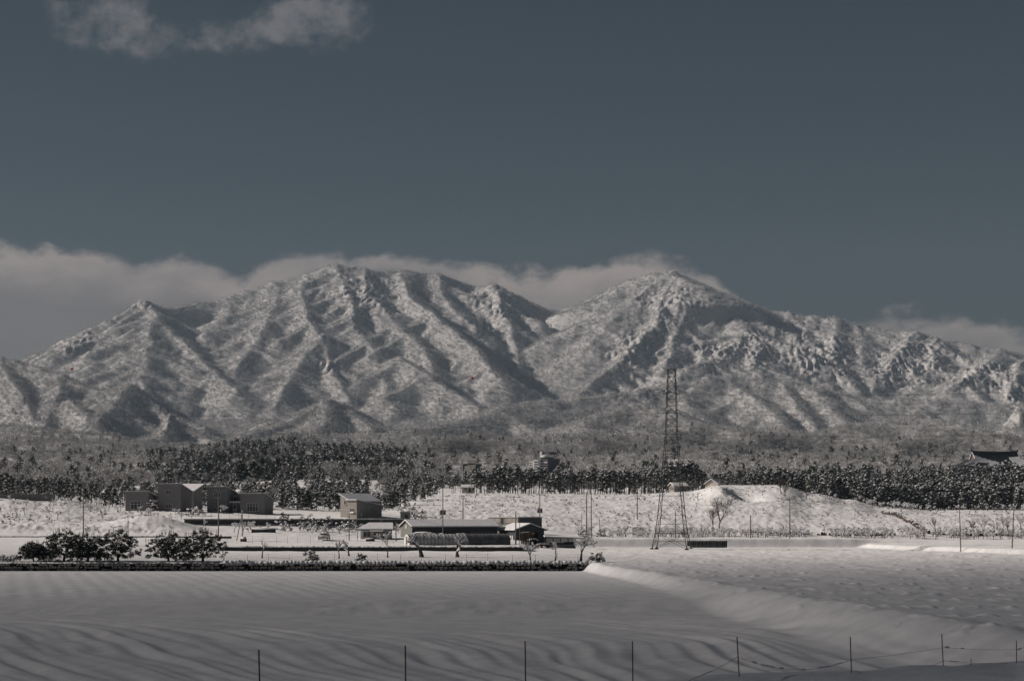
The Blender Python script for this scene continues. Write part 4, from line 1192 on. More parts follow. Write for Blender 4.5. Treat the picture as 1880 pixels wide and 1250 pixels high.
def mono_house():
    x, D = PX(625, 470), 470; z = gz(x, D) - .1
    t = empty('house', (x, D, z), math.radians(-43)); tag(t, 'lone house with stepped mono-pitch snowy roofs above the retaining wall', 'house')
    x1_, y1_ = 3.3, 9.0; hs_ = lambda q: 5.15 - (q / x1_) * 1.45
    MB().hexa([(0, 0, -1), (x1_, 0, -1), (x1_, y1_, -1), (0, y1_, -1), (0, 0, hs_(0)), (x1_, 0, hs_(x1_)), (x1_, y1_, hs_(x1_)), (0, y1_, hs_(0))]).build('wall', M['brick_warm'], t)
    def slab_(t0, t1, g):
        a, b, c, d = -.35 + g, x1_ + .45 - g, -.4 + g, y1_ + .3 - g
        return MB().hexa([(a, c, hs_(a) + t0), (b, c, hs_(b) + t0), (b, d, hs_(b) + t0), (a, d, hs_(a) + t0), (a, c, hs_(a) + t1), (b, c, hs_(b) + t1), (b, d, hs_(b) + t1), (a, d, hs_(a) + t1)])
    rf_ = slab_(.012, .16, 0).build('roof', M['panel_grey'], t); slab_(.165, .34, .05).build('snow', M['snow_cap'], rf_)
    window(t, 1.2, 2.1, 2.9, 4.0, 0, 2)
    mono(t, 3.9, 7.0, -1.4, 6.4, 3.75, 2.6, M['brick_warm'])
    # right side's shade put in as a grey sheet over the warm brick
    MB().hexa([(7.003, -1.35, -1), (7.03, -1.35, -1), (7.03, 6.35, -1), (7.003, 6.35, -1), (7.003, -1.35, 3.70), (7.03, -1.35, 3.70), (7.03, 6.35, 2.57), (7.003, 6.35, 2.57)]).build('shade_sheet', M['panel_grey'], t)
    MB().box(3.305, 3.895, 1.2, 7.0, -1, 3.4).build('link_wall', M['panel_grey'], t)
    b = MB().box(2.9, 3.88, -.6, -.01, 1.35, 1.5).build('balcony', M['concrete'], t); MB().box(2.92, 3.86, -.58, -.03, 1.505, 1.75).build('snow', M['snow_cap'], b)
    b = MB().box(3.32, 3.88, .4, 1.19, 2.55, 2.65).build('awning', M['concrete'], t); MB().box(3.34, 3.86, .42, 1.17, 2.655, 2.95).build('snow', M['snow_cap'], b)
    w_ = window(t, 4.7, 6.3, 1.3, 2.2, -1.4, 3)
    MB().box(4.7, 6.3, -1.75, -1.48, 1.05, 1.3).build('snow', M['snow_cap'], w_)
mono_house()
def outbuilding():
    x, D = PX(735, 462), 462; z = gz(x, D) - .2
    t = empty('outbuilding', (x, D, z)); tag(t, 'small flat-roofed grey outbuilding right of the mono-pitch house', 'outbuilding')
    MB().box(0, 2.1, 0, 2.5, -1, 2.35).build('wall', M['panel_grey'], t)
    MB().box(1.0, 1.7, -.04, -.003, 0, 1.9).build('door', M['slate'], t)
    r = MB().box(-.1, 2.2, -.1, 2.6, 2.352, 2.45).build('roof', M['concrete'], t); MB().box(-.05, 2.15, -.05, 2.55, 2.455, 2.65).build('snow', M['snow_cap'], r)
    rl = MB(); rl.bar((2.2, .2, 2.1), (6.0, .2, 1.0), .06, .06); 
    for k in range(5): rl.bar((2.4 + k * .85, .2, -.5), (2.4 + k * .85, .2, 2.03 - k * .245), .035, .035)
    rl.build('ramp_rail', M['steel'], t)
    s_ = MB(); s_.bar((2.2, .2, 2.18), (6.0, .2, 1.08), .05, .05); s_.build('rail_snow', M['snow_cap'], t)
outbuilding()

def corrugate(parent, name, x0, x1, y, z0f, z1f, mt, pitch=.45, d=.04):
    m_ = MB(); x = x0
    while x < x1 - .05:
        b = min(x + pitch * .55, x1); m_.hexa([(x, y - d, z0f), (b, y - d, z0f), (b, y - .003, z0f), (x, y - .003, z0f), (x, y - d, z1f(x)), (b, y - d, z1f(b)), (b, y - .003, z1f(b)), (x, y - .003, z1f(x))]); x += pitch
    return tag(m_.build(name, mt, parent), kind='stuff')

def gable_building(t, L, Wd, zw, zr, wall_mat, roof_mat, over=.4, ridge_x=True, snow=.22):
    """ridge along local x (length L from x=0), width Wd in y"""
    m_ = MB(); v = [(0, 0, -1), (L, 0, -1), (L, Wd, -1), (0, Wd, -1), (0, 0, zw), (L, 0, zw), (L, Wd, zw), (0, Wd, zw), (0, Wd / 2, zr), (L, Wd / 2, zr)]
    m_.add(v, [(0, 1, 5, 4), (2, 3, 7, 6), (0, 4, 8, 7, 3), (1, 2, 6, 9, 5), (4, 5, 9, 8), (6, 7, 8, 9)]); m_.build('wall', wall_mat, t)
    s_ = (zr - zw) / (Wd / 2); zo = zw - over * s_
    def roofm(t0, t1, g):
        a, b = -over + g, L + over - g; q = MB(); yy = -over + g; ze = zo + g * s_
        q.add([(a, yy, ze + t0), (b, yy, ze + t0), (b, Wd / 2, zr + t0), (a, Wd / 2, zr + t0), (a, Wd - yy, ze + t0), (b, Wd - yy, ze + t0),
               (a, yy, ze + t1), (b, yy, ze + t1), (b, Wd / 2, zr + t1), (a, Wd / 2, zr + t1), (a, Wd - yy, ze + t1), (b, Wd - yy, ze + t1)],
              [(0, 3, 2, 1), (3, 4, 5, 2), (6, 7, 8, 9), (9, 8, 11, 10), (0, 1, 7, 6), (4, 10, 11, 5), (1, 2, 8, 7), (2, 5, 11, 8), (0, 6, 9, 3), (3, 9, 10, 4)])
        return q
    rf = roofm(.012, .12, 0).build('roof', roof_mat, t)
    if snow: roofm(.125, .125 + snow, .05).build('snow', M['snow_cap'], rf)
    return rf

def barn():
    x, D = PX(757, 419), 419; z = gz(x, D) - .1
    t = empty('barn', (x, D, z), math.radians(24)); tag(t, 'long dark corrugated barn with snowy roof behind the polytunnel', 'barn')
    L, Wd, zw, zr = 19.0, 6.6, 2.35, 3.55
    gable_building(t, L, Wd, zw, zr, M['dark_metal'], M['slate'])
    corrugate(t, 'cladding', 0.02, L, 0, -.5, lambda q: zw - .05, M['dark_metal'], .55, .05)
    g = MB(); y = .1
    while y < Wd - .2:
        b = y + .3; h = lambda q: zw + (zr - zw) * (1 - abs(q - Wd / 2) / (Wd / 2)) - .12
        g.hexa([(-.05, y, -.5), (-.003, y, -.5), (-.003, b, -.5), (-.05, b, -.5), (-.05, y, h(y)), (-.003, y, h(y)), (-.003, b, h(b)), (-.05, b, h(b))]); y += .52
    tag(g.build('lit_gable_cladding', M['sage'], t), kind='stuff')  # sage strips paint the sunlit gable paler than the long side
    wv = MB().box(-.12, -.055, 2.9, 3.5, 2.0, 2.7).build('window', M['white_frame'], t); MB().box(-.14, -.125, 3.0, 3.4, 2.1, 2.6).build('pane', M['pale_wall'], wv)
    MB().box(12.6, 17.8, -.14, -.06, -.3, 1.5).build('sliding_door', M['slate'], t)
    for k in range(5): MB().box(12.7 + k * 1.02, 13.55 + k * 1.02, -.17, -.142, .75, 1.35).build('pane', M['glass'], t)
barn()
def porch_house():
    x, D = PX(657, 413), 413; z = gz(x, D)
    t = empty('farmhouse', (x, D, z)); tag(t, 'small white farmhouse with snowy hipped roof and open porch left of the barn', 'house')
    MB().box(.5, 6.6, .6, 5.2, -1, 1.75).build('wall', M['pale_wall'], t)
    def hip(t0, t1, g):
        q = MB(); a = [(-.3 + g, -.4 + g, 1.76), (7.2 - g, -.4 + g, 1.76), (7.2 - g, 5.6 - g, 1.76), (-.3 + g, 5.6 - g, 1.76)]; b = [(2.0, 2.5, 3.0), (6.9, 2.5, 3.0)]
        v = [(p, q_, r_ + t0) for p, q_, r_ in a] + [(p, q_, r_ + t1) for p, q_, r_ in a] + [(p, q_, r_ + t1) for p, q_, r_ in b]
        q.add(v, [(3, 2, 1, 0), (0, 1, 5, 4), (1, 2, 6, 5), (2, 3, 7, 6), (3, 0, 4, 7), (4, 5, 9, 8), (5, 6, 9), (6, 7, 8, 9), (7, 4, 8)]); return q
    rf = hip(0.0, .12, 0).build('roof', M['slate'], t); hip(.125, .32, .06).build('snow', M['snow_cap'], rf)
    for px_ in (.0, 2.3, 4.6, 6.8): MB().bar((px_, -.2, -.8), (px_, -.2, 1.757), .06, .06, 6).build('porch_post', M['steel'], t)
    window(t, 1.0, 2.6, .4, 1.5, .6, 2); window(t, 4.9, 6.2, .4, 1.5, .6, 2)
    d = MB().box(3.2, 4.2, .53, .597, -.2, 1.6).build('door', M['slate'], t); MB().box(3.4, 4.0, .50, .528, .6, 1.5).build('pane', M['glass'], d)
    aw = MB().hexa([(2.4, -1.6, 1.45), (5.2, -1.6, 1.45), (5.2, -.3, 1.6), (2.4, -.3, 1.6), (2.4, -1.6, 1.53), (5.2, -1.6, 1.53), (5.2, -.3, 1.7), (2.4, -.3, 1.7)]).build('awning', M['steel'], t)
    MB().hexa([(2.42, -1.58, 1.535), (5.18, -1.58, 1.535), (5.18, -.32, 1.705), (2.42, -.32, 1.705), (2.42, -1.58, 1.68), (5.18, -1.58, 1.68), (5.18, -.32, 1.755), (2.42, -.32, 1.755)]).build('snow', M['snow_cap'], aw)
    for px_ in (2.5, 5.1): MB().bar((px_, -1.55, -.8), (px_, -1.55, 1.448), .04, .04, 5).build('awning_post', M['steel'], t)
porch_house()
def crate_snow(name, lab, cat, px, D, w_, d_, h, mt, sh=.25):
    x = PX(px, D); t = empty(name, (x, D, gz(x, D, True))); tag(t, lab, cat)
    m_ = MB(); n = 4
    for k in range(n): m_.box(-w_ / 2, w_ / 2, -d_ / 2 + .01, d_ / 2 - .01, h * k / n - (.2 if k == 0 else 0), h * (k + .86) / n)
    m_.box(-w_ / 2 + .03, w_ / 2 - .03, -d_ / 2 + .05, d_ / 2 - .05, 0, h * .96)
    m_.build('body', mt, t)
    for sx in (-1, 1): MB().bar((sx * (w_ / 2 - .06), -d_ / 2 - .03, -.2), (sx * (w_ / 2 - .06), -d_ / 2 - .03, h), .05, .05).build('corner_post', mt, t)
    r = random.Random(int(px)); s_ = MB(); s_.dome((0, 0, h), w_ * .62, d_ * .62, sh, r, 11); s_.build('snow', M['snow_cap'], t, True)
crate_snow('storage_crate', 'dark crate under a thick cushion of snow beside the slanted pole', 'crate', 447, 398, 1.15, .9, .55, M['wood_pole'], .42)
crate_snow('storage_bin', 'low brown bin topped with snow in front of the farmhouse porch', 'bin', 680, 402, 1.7, .8, .5, M['earth'], .2)
crate_snow('water_tank', 'squat dark box capped with snow in the yard left of the pines', 'tank', 484, 432, 5.0, 1.4, .7, M['dark_concrete'], .35)

def warehouse():
    x, D = PX(897, 442), 442; z = gz(x, D) - .3
    t = empty('warehouse', (x, D, z), math.radians(-33)); tag(t, 'pale green-grey flat-roofed warehouse with outside stair, between barn and dark shed', 'warehouse')
    L, d, h = 7.6, 9.5, 3.9
    MB().box(0, L, 0, d, -1.5, h).build('wall', M['sage'], t)
    for k in range(5):
        a = L * k / 5; MB().box(a + .03, a + L / 5 - .03, -.05, -.004, .2, 2.75).build('panel', M['sage'], t)
        MB().box(a + .03, a + L / 5 - .03, -.045, -.003, 2.85, 3.8).build('upper_panel', M['cream'] if k != 2 else M['sage'], t)
    MB().box(L * .42, L * .50, -.09, -.05, 2.6, 3.85).build('vent', M['slate'], t)
    MB().box(L + .004, L + .06, .05, d - .05, -.8, h - .05).build('shaded_side', M['slate'], t)  # slate sheet gives the right side its shade as colour
    rf = MB().box(-.12, L + .15, -.12, d + .1, h + .003, h + .1).build('roof', M['concrete'], t); MB().box(-.08, L + .1, -.08, d + .06, h + .105, h + .24).build('snow', M['snow_cap'], rf)
    st = MB()
    for k in range(9): st.box(1.9 + k * .32, 2.25 + k * .32, -1.0, -.06, 2.2 - k * .29, 2.27 - k * .29)
    st.bar((1.9, -1.0, 2.9), (4.8, -1.0, .3), .035, .035); st.bar((1.9, -1.0, 2.25), (4.8, -1.0, -.35), .04, .04)
    st.box(.7, 1.9, -1.0, -.06, 2.16, 2.25)
    for q in (.75, 1.3, 1.85): st.bar((q, -.95, -.8), (q, -.95, 2.9), .03, .03)
    st.build('stair', M['steel'], t)
    window(t, .9, 1.7, 1.0, 2.0, -.052, 1)
warehouse()
def gable_shed():
    x, D = PX(999, 425), 425; z = gz(x, D) - .1
    t = empty('gabled_shed', (x, D, z), math.radians(25 + 90)); tag(t, 'dark gabled shed with wide snowy roof right of the warehouse', 'shed')
    gable_building(t, 8.0, 6.6, 2.6, 3.75, M['slate'], M['slate'], over=.45, snow=.2)
    m_ = MB().box(-.05, -.003, 1.4, 4.8, -.3, 2.2); m_.build('dark_door_panel', M['gap'], t)  # wall is closed; the dark of an open door is painted on
    for k in range(3): MB().box(1.2 + k * .9, 1.7 + k * .9, 6.604, 6.65, .6, 1.5).build('window', M['white_frame'], t)
gable_shed()
def open_shed():
    x, D = PX(1002, 411), 411; z = gz(x, D) - .05
    t = empty('lean_to', (x, D, z), math.radians(4)); tag(t, 'long low lean-to with flat snowy roof in front of the dark gabled shed', 'shed')
    L, d, h = 6.0, 2.2, 1.95
    for k in range(5): MB().bar((L * k / 4, 0, -.5), (L * k / 4, 0, h), .05, .05).build('post', M['wood_pole'], t)
    MB().box(-.05, L + .05, d, d + .1, -.5, h).build('back_wall', M['slate'], t)
    MB().box(.05, L - .05, -.03, .03, -.3, .55).build('low_wall', M['panel_grey'], t)
    MB().box(-.02, L * .62, -.10, -.035, .95, 1.08).build('rail', M['white_frame'], t)
    for k in range(4): MB().box(L * k / 4 + .1, L * (k + 1) / 4 - .1, .04, .07, 1.1, 1.85).build('pane', M['tarp'], t)
    rf = MB().hexa([(-.3, -.5, h), (L + 1.8, -.5, h - .28), (L + 1.8, d + .3, h - .1), (-.3, d + .3, h + .2), (-.3, -.5, h + .1), (L + 1.8, -.5, h - .18), (L + 1.8, d + .3, h), (-.3, d + .3, h + .3)]).build('roof', M['slate'], t)
    MB().hexa([(-.25, -.45, h + .105), (L + 1.75, -.45, h - .175), (L + 1.75, d + .25, h + .005), (-.25, d + .25, h + .305), (-.25, -.45, h + .30), (L + 1.75, -.45, h), (L + 1.75, d + .25, h + .18), (-.25, d + .25, h + .48)]).build('snow', M['snow_cap'], rf)
open_shed()
def arch_hut():
    x, D = PX(981, 409), 409; z = gz(x, D)
    t = empty('arched_hut', (x, D, z), math.radians(12)); tag(t, 'small dark round-topped hut with snow cap between pole and lean-to', 'hut')
    def arc(r0, r1, y0, y1, a0, a1, n=12, zb=.55):
        q = MB()
        for k in range(n):
            p = [math.radians(a0 + (a1 - a0) * j / n) for j in (k, k + 1)]
            v = [(math.cos(a) * r, yy, zb + math.sin(a) * r) for yy in (y0, y1) for r, a in ((r0, p[0]), (r1, p[0]), (r1, p[1]), (r0, p[1]))]
            q.add(v, [(0, 1, 2, 3), (7, 6, 5, 4), (1, 5, 6, 2), (3, 7, 4, 0)])
        return q
    arc(.88, .95, 0, 3, 0, 180).build('shell', M['tarp_dark'], t)
    for sx in (-1, 1): MB().box(sx * .915 - .035, sx * .915 + .035, 0, 3, -.5, .55).build('side_wall', M['tarp_dark'], t)
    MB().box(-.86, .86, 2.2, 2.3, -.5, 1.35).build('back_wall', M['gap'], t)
    arc(.955, 1.10, -.05, 3.05, 40, 140).build('snow', M['snow_cap'], t)
arch_hut()
def red_trailer():
    x, D = PX(1000, 406), 406; t = empty('trailer', (x, D, gz(x, D, True)), .1); tag(t, 'low red flatbed trailer with snow beside the arched hut', 'trailer')
    MB().box(-1.0, 1.0, 0, 1.4, .35, .72).build('bed', M['red_paint'], t); MB().box(-.95, .95, .05, 1.35, .725, .92).build('snow', M['snow_cap'], t)
    for sx in (-.6, .6):
        w_ = MB().bar((sx, -.02, .25), (sx, .18, .25), .27, .27, 12).build('wheel', M['rubber'], t); MB().bar((sx, -.04, .25), (sx, -.021, .25), .13, .13, 10).build('hub', M['steel'], w_)
    MB().bar((1.0, .7, .45), (1.9, .7, .3), .04, .04).build('drawbar', M['steel'], t)
red_trailer()
def rusty_shelter():
    x, D = PX(957, 407), 407; t = empty('rusty_shelter', (x, D, gz(x, D, True))); tag(t, 'brown rusty lean shelter with boards right of the leading pole', 'shelter')
    for k in range(7):
        MB().box(k * .33, k * .33 + .27, 0, .05, -.3, 1.9 - .05 * (k % 3)).build('board', M['earth'] if k % 4 else M['wood_pole'], t)
    r = MB().hexa([(-.2, -.3, 1.95), (2.6, -.3, 1.8), (2.6, 2, 2.1), (-.2, 2, 2.25), (-.2, -.3, 2.03), (2.6, -.3, 1.88), (2.6, 2, 2.18), (-.2, 2, 2.33)]).build('roof', M['earth'], t)
    MB().box(.2, 1.6, .2, 1.6, 2.25, 2.36).build('snow', M['snow_cap'], r)
    for px_ in (0, 2.3): MB().bar((px_, 1.8, -.3), (px_, 1.8, 2.1), .05, .05).build('post', M['wood_pole'], t)
rusty_shelter()

def polytunnel():
    x, D = PX(752, 385), 385; z = gz(x, D) + .02
    t = empty('polytunnel', (x, D, z), math.radians(15)); tag(t, 'long low ribbed polytunnel dusted with snow in front of the dark barn', 'greenhouse')
    L, R, Hh = 19.6, 2.7, 2.05
    n = 18
    def prof(k, e=0): a = math.pi * k / n; return (R - math.cos(a) * (R + e), math.sin(a) ** .8 * (Hh + e))
    def cover(x0, x1, mt, nm):
        m_ = MB(); q = []
        xs = np.linspace(x0, x1, max(2, int((x1 - x0) / .7) + 1))
        for j, xx in enumerate(xs):
            for k in range(n + 1):
                y, zz = prof(k); y -= R
                sg = 1 - .02 * (j % 2); q.append((xx + (R - R) , y * sg + R, zz * sg - .02))
        f = [(j * (n + 1) + k, (j + 1) * (n + 1) + k, (j + 1) * (n + 1) + k + 1, j * (n + 1) + k + 1) for j in range(len(xs) - 1) for k in range(n)]
        m_.add(q, f); return m_.build(nm, mt, t)
    cover(0, L * .58, M['tarp'], 'snowy_cover'); cover(L * .58, L, M['tarp_dark'], 'dark_cover')
    rib = MB()
    for k in range(n):
        a = prof(k, .03); b = prof(k + 1, .03); rib.bar((0, a[0], a[1]), (0, b[0], b[1]), .04, .04, 4)
    me = to_mesh(rib, 'rib', M['steel'])
    for j in range(29):
        o = bpy.data.objects.new('rib', me); COL.objects.link(o); o.parent = t; o.location = (L * j / 28, 0, 0)
    for xx, nm in ((.0, 'front_end'), (L, 'back_end')):
        m_ = MB(); v = [(xx, *prof(k)) for k in range(n + 1)]; m_.add(v, [tuple(range(n + 1)) if xx else tuple(range(n, -1, -1))])
        e = m_.build(nm, M['pale_wall'] if xx == 0 else M['tarp_dark'], t)
        if xx == 0: MB().box(-.06, -.006, 2.2, 3.2, 0, 1.55).build('door', M['tarp_dark'], e)
    r = random.Random(3); s_ = MB()
    for _ in range(9): s_.dome((r.uniform(.5, L * .6), R + r.uniform(-.3, .2), Hh + .02), r.uniform(.3, .7), .4, .12, r, 7)
    tag(s_.build('snow', M['snow_cap'], t, True), kind='stuff')
polytunnel()

# ---------------------------------------------------------------- vehicles
def car(px, D, rz, lab, van=False):
    x = PX(px, D); t = empty('parked_car', (x, D, gz(x, D, True) + .02), rz); tag(t, lab, 'car')
    L, Wd = (4.4, 1.75)
    zt = 1.85 if van else 1.45
    prof = [(0, .3), (0, .75), (.15, .9), (1.15, 1.0), (1.8 if not van else .9, zt), (3.6 if not van else 4.2, zt), (4.3, 1.0), (4.4, .7), (4.4, .3)]
    # local x along the car, nose at x = 0, width along y
    n = len(prof); m_ = MB()
    v = []
    for yy, ins in ((-Wd / 2, 0), (-Wd / 2 + .12, 1), (Wd / 2 - .12, 1), (Wd / 2, 0)):
        for (a, b) in prof: v.append((a, yy if b <= 1.0 or ins else yy * .86, b if not ins else b + (.03 if b > .9 else 0)))
    f = []
    for s_ in range(3):
        for k in range(n - 1): f.append((s_ * n + k, s_ * n + k + 1, (s_ + 1) * n + k + 1, (s_ + 1) * n + k))
    f.append(tuple(range(n - 1, -1, -1))); f.append(tuple(range(3 * n, 4 * n))); f += [(s_ * n, (s_ + 1) * n, (s_ + 1) * n + n - 1, s_ * n + n - 1) for s_ in range(3)]
    m_.add(v, f); m_.build('body', M['car_paint'], t)
    a, b = prof[3], prof[4]
    ws = MB(); q = .08
    ws.add([(a[0] + .05, -.68, a[1] + .08), (a[0] + .05, .68, a[1] + .08), (b[0] - .12, .58, b[1] - .10), (b[0] - .12, -.58, b[1] - .10)], [(0, 1, 2, 3)])
    ws.v = [(p[0] - .05, p[1], p[2] + .04) for p in ws.v]; ws.build('windscreen', M['glass'], t)
    for sy in (-1, 1):
        MB().box(-.03, .05, sy * .55 - .16, sy * .55 + .16, .62, .76).build('headlight', M['ceramic'], t)
        for xx in (.85, 3.5):
            w_ = MB().bar((xx, sy * .80, .31), (xx, sy * .90, .31), .32, .32, 14).build('wheel', M['rubber'], t); MB().bar((xx, sy * .90, .31), (xx, sy * .915, .31), .18, .18, 10).build('rim', M['steel'], w_)
        MB().add([(1.75, sy * .80, 1.05), (3.5, sy * .80, 1.05), (3.3, sy * .775, zt - .14), (2.0, sy * .775, zt - .14)], [(0, 1, 2, 3)]).build('side_window', M['glass'], t)
    r = random.Random(int(px)); s_ = MB(); s_.dome(((prof[4][0] + prof[5][0]) / 2, 0, zt - .02), (prof[5][0] - prof[4][0]) * .62, .82, .26, r, 14); s_.build('roof_snow', M['snow_cap'], t, True)
    s_ = MB(); s_.dome((.62, 0, .93), .60, .78, .14, r, 12); s_.build('bonnet_snow', M['snow_cap'], t, True)
car(592, 404, math.radians(86), 'pale snow-capped car facing forward in the yard left of the farmhouse')
car(754, 402, math.radians(6), 'long snow-buried van parked between barn and polytunnel', True)

# ---------------------------------------------------------------- pylon and lines
def pylon():
    D = 409.0; x = PX(1233, D); z = 1.22
    t = empty('power_pylon', (x, D, z), math.radians(0)); tag(t, 'tall steel lattice power pylon standing at the far edge of the right field', 'pylon')
    sc = D / F
    th = math.radians(33)
    lv = [(1009, 35.5), (980, 29.5), (946, 24.8), (911, 21.5), (885, 18.8), (858, 16.6), (835, 14.6), (815, 12.8), (798, 11.4), (784, 10.9), (771, 10.6), (759, 10.3), (746, 10.0), (734, 9.6), (722, 9.1), (709, 8.4), (693, 7.7), (679, 7.2)]
    lev = [((1009 - y) * sc, r * sc * 1.28) for y, r in lv]      # height, half diagonal
    def corner(k, r): a = th + k * math.pi / 2; return (math.cos(a) * r, math.sin(a) * r)
    for k in range(4):
        m_ = MB()
        for (h0, r0), (h1, r1) in zip(lev[:-1], lev[1:]):
            a, b = corner(k, r0), corner(k, r1); m_.bar((*a, h0), (*b, h1), .10 if h0 < 12 else .075, .10 if h0 < 12 else .075)
        m_.build('leg', M['steel'], t)
        c = corner(k, lev[0][1]); f = MB(); f.hexa([(c[0] - .45, c[1] - .45, -.3), (c[0] + .45, c[1] - .45, -.3), (c[0] + .45, c[1] + .45, -.3), (c[0] - .45, c[1] + .45, -.3), (c[0] - .3, c[1] - .3, .28), (c[0] + .3, c[1] - .3, .28), (c[0] + .3, c[1] + .3, .28), (c[0] - .3, c[1] + .3, .28)])
        f.build('footing', M['dark_concrete'], t)
        br = MB()
        for i, ((h0, r0), (h1, r1)) in enumerate(zip(lev[:-1], lev[1:])):
            a0, b0 = corner(k, r0), corner(k + 1, r0); a1, b1 = corner(k, r1), corner(k + 1, r1)
            w_ = .045 if h0 < 14 else .035
            br.bar((*a0, h0), (*b1, h1), w_, w_); br.bar((*b0, h0), (*a1, h1), w_, w_); br.bar((*a1, h1), (*b1, h1), w_ * 1.15, w_ * 1.15)
            if i < 4:      # redundant members in the wide lower panels
                mid = ((a0[0] + b0[0] + a1[0] + b1[0]) / 4, (a0[1] + b0[1] + a1[1] + b1[1]) / 4, (h0 + h1) / 2)
                for c0, c1 in ((a0, a1), (b0, b1)): br.bar(((c0[0] + c1[0]) / 2, (c0[1] + c1[1]) / 2, (h0 + h1) / 2), mid, .03, .03)
        tag(br.build('bracing', M['steel'], t), kind='stuff')
    tips = []
    for y in (724, 760, 798):
        h = (1009 - y) * sc; r = 9.8 * sc
        for sx in (-1, 1):
            m_ = MB(); tip = Vector((sx * 30 * sc, sx * .5, h + .15))
            for yy in (-.7, .7):
                m_.bar((sx * r * .8, yy, h), tip, .05, .035); m_.bar((sx * r * .8, yy, h + .75), tip, .045, .03)
                m_.bar((sx * (r * .8 + 1.0), yy * .62, h + .02), (sx * (r * .8 + .5), yy * .8, h + .55), .03, .03)
            arm = m_.build('crossarm', M['steel'], t)
            ins = MB(); q = tip
            for k in range(9):
                ins.bar(q + Vector((sx * (.1 + k * .14), 0, -.02 * k)), q + Vector((sx * (.16 + k * .14), 0, -.02 * k)), .10, .06, 8)
            tag(ins.build('insulator', M['ceramic'], arm), kind='stuff')
            tips.append((sx, Vector((x, D, z)) + tip + Vector((sx * 1.4, 0, -.2))))
    pk = MB(); h = (1009 - 679) * sc; pk.bar((-.75, 0, h), (.75, 0, h), .05, .05); pk.bar((0, 0, h - .1), (0, 0, h + .5), .04, .03); pk.build('peak', M['steel'], t)
    tips.append((0, Vector((x, D, z + h + .4))))
    for k, (a, b) in enumerate(((722, -1), (757, -1))):
        sn = MB(); r = random.Random(k); sn.dome((-.95, -.3, (1009 - a) * sc + .35), .3, .3, .3, r, 8); sn.build('snow', M['snow_cap'], t, True)
    return tips
tips = pylon()
def cable(name, a, b, sag, lab, r=.022, n=40, mt='wire'):
    m_ = MB(); a = Vector(a); b = Vector(b); o = a.copy(); pts_ = []
    for i in range(n + 1):
        u = i / n; p = a.lerp(b, u); p.z -= 4 * sag * u * (1 - u); pts_.append(p)
    for p, q in zip(pts_[:-1], pts_[1:]): m_.bar(p - o, q - o, r, r, 4)
    ob = m_.build(name, M[mt], None); ob.location = o; tag(ob, lab, 'cable'); return pts_
names = {0: 'top', 1: 'top', 2: 'middle', 3: 'middle', 4: 'lowest', 5: 'lowest'}
for i, (sx, p) in enumerate(tips[:-1]):
    if sx < 0:
        e = Vector((-190, 470, p.z + 5.0)); cable('power_cable', p, e, 5.5, 'thin power cable running left from the %s crossarm of the pylon' % names[i], .032, 60)
    else:
        e = Vector((170, 372, p.z + 3.0)); cable('power_cable', p, e, 2.0, 'thin power cable running right from the %s crossarm of the pylon' % names[i], .032, 40)
p = tips[-1][1]
# earth wire with warning balls, passing in front of the mountain
bl_ = [P3(867, 694, 436), P3(132, 677, 478)]
ew = [p] + [Vector(q) for q in bl_] + [Vector(P3(-250, 640, 505))]
m_ = MB(); o_ = Vector(p)
def quad(a, b, c, u): return a * (1 - u) ** 2 + b * 2 * u * (1 - u) + c * u * u
allp = []
for a, b, s_ in ((ew[0], ew[1], .5), (ew[1], ew[2], 2.6), (ew[2], ew[3], .4)):
    for i in range(24):
        u = i / 24; q = a.lerp(b, u); q.z -= 4 * s_ * u * (1 - u); allp.append(q)
for a, b in zip(allp[:-1], allp[1:]): m_.bar(a - o_, b - o_, .028, .028, 4)
ob = m_.build('earth_wire', M['wire']); ob.location = o_; tag(ob, 'thin earth wire from the pylon peak carrying two red balls', 'cable')
for q, lab in ((ew[1], 'small red warning ball on the wire before the central valley'), (ew[2], 'small red warning ball on the wire before the left mountain shoulder')):
    t = empty('marker_ball', q); tag(t, lab, 'marker ball')
    bm = bmesh.new(); bmesh.ops.create_uvsphere(bm, u_segments=14, v_segments=8, radius=.30); me = bpy.data.meshes.new('shell'); bm.to_mesh(me); bm.free(); me.materials.append(M['red_ball']); me.shade_smooth()
    c = bpy.data.objects.new('shell', me); COL.objects.link(c); c.parent = t
    MB().bar((-.36, 0, 0), (.36, 0, 0), .05, .05, 8).build('clamp', M['steel'], t)

# ---------------------------------------------------------------- utility poles
tops_ = {}
def upole(key, px, D, ytop, lab, arms=0, trafo=False, lean=0.0, wood=False, r=.13):
    x = PX(px, D); z = gz(x, D, True); h = CZ + (HY - ytop) / F * D - z
    t = empty('utility_pole', (x, D, z)); tag(t, lab, 'utility pole')
    mt = M['wood_pole'] if wood else M['pole']
    MB().tube([(0, 0, -.4), (lean * .4, 0, h * .5), (lean, 0, h)], [r, r * .85, r * .68], 8).build('pole', mt, t)
    for k in range(arms):
        zz = h - .25 - k * .9; ar = MB().box(lean - .85, lean + .85, -.17, -.09, zz - .05, zz + .05).build('crossarm', M['steel'], t)
        for q in (-.75, -.3, .3, .75): MB().bar((lean + q, -.13, zz + .053), (lean + q, -.13, zz + .22), .05, .035, 6).build('insulator', M['ceramic'], ar)
    if trafo:
        for sx in (-1, 1):
            b = MB().bar((lean + sx * .36, 0, h * .48), (lean + sx * .36, 0, h * .48 + .85), .24, .24, 12).build('transformer', M['steel'], t)
            MB().dome((lean + sx * .36, 0, h * .48 + .86), .26, .26, .1, random.Random(2), 8).build('snow', M['snow_cap'], b)
        MB().box(lean - .7, lean + .7, .13, .22, h * .48 - .08, h * .48).build('bracket', M['steel'], t)
    tops_[key] = Vector((x + lean, D - .13, z + h))
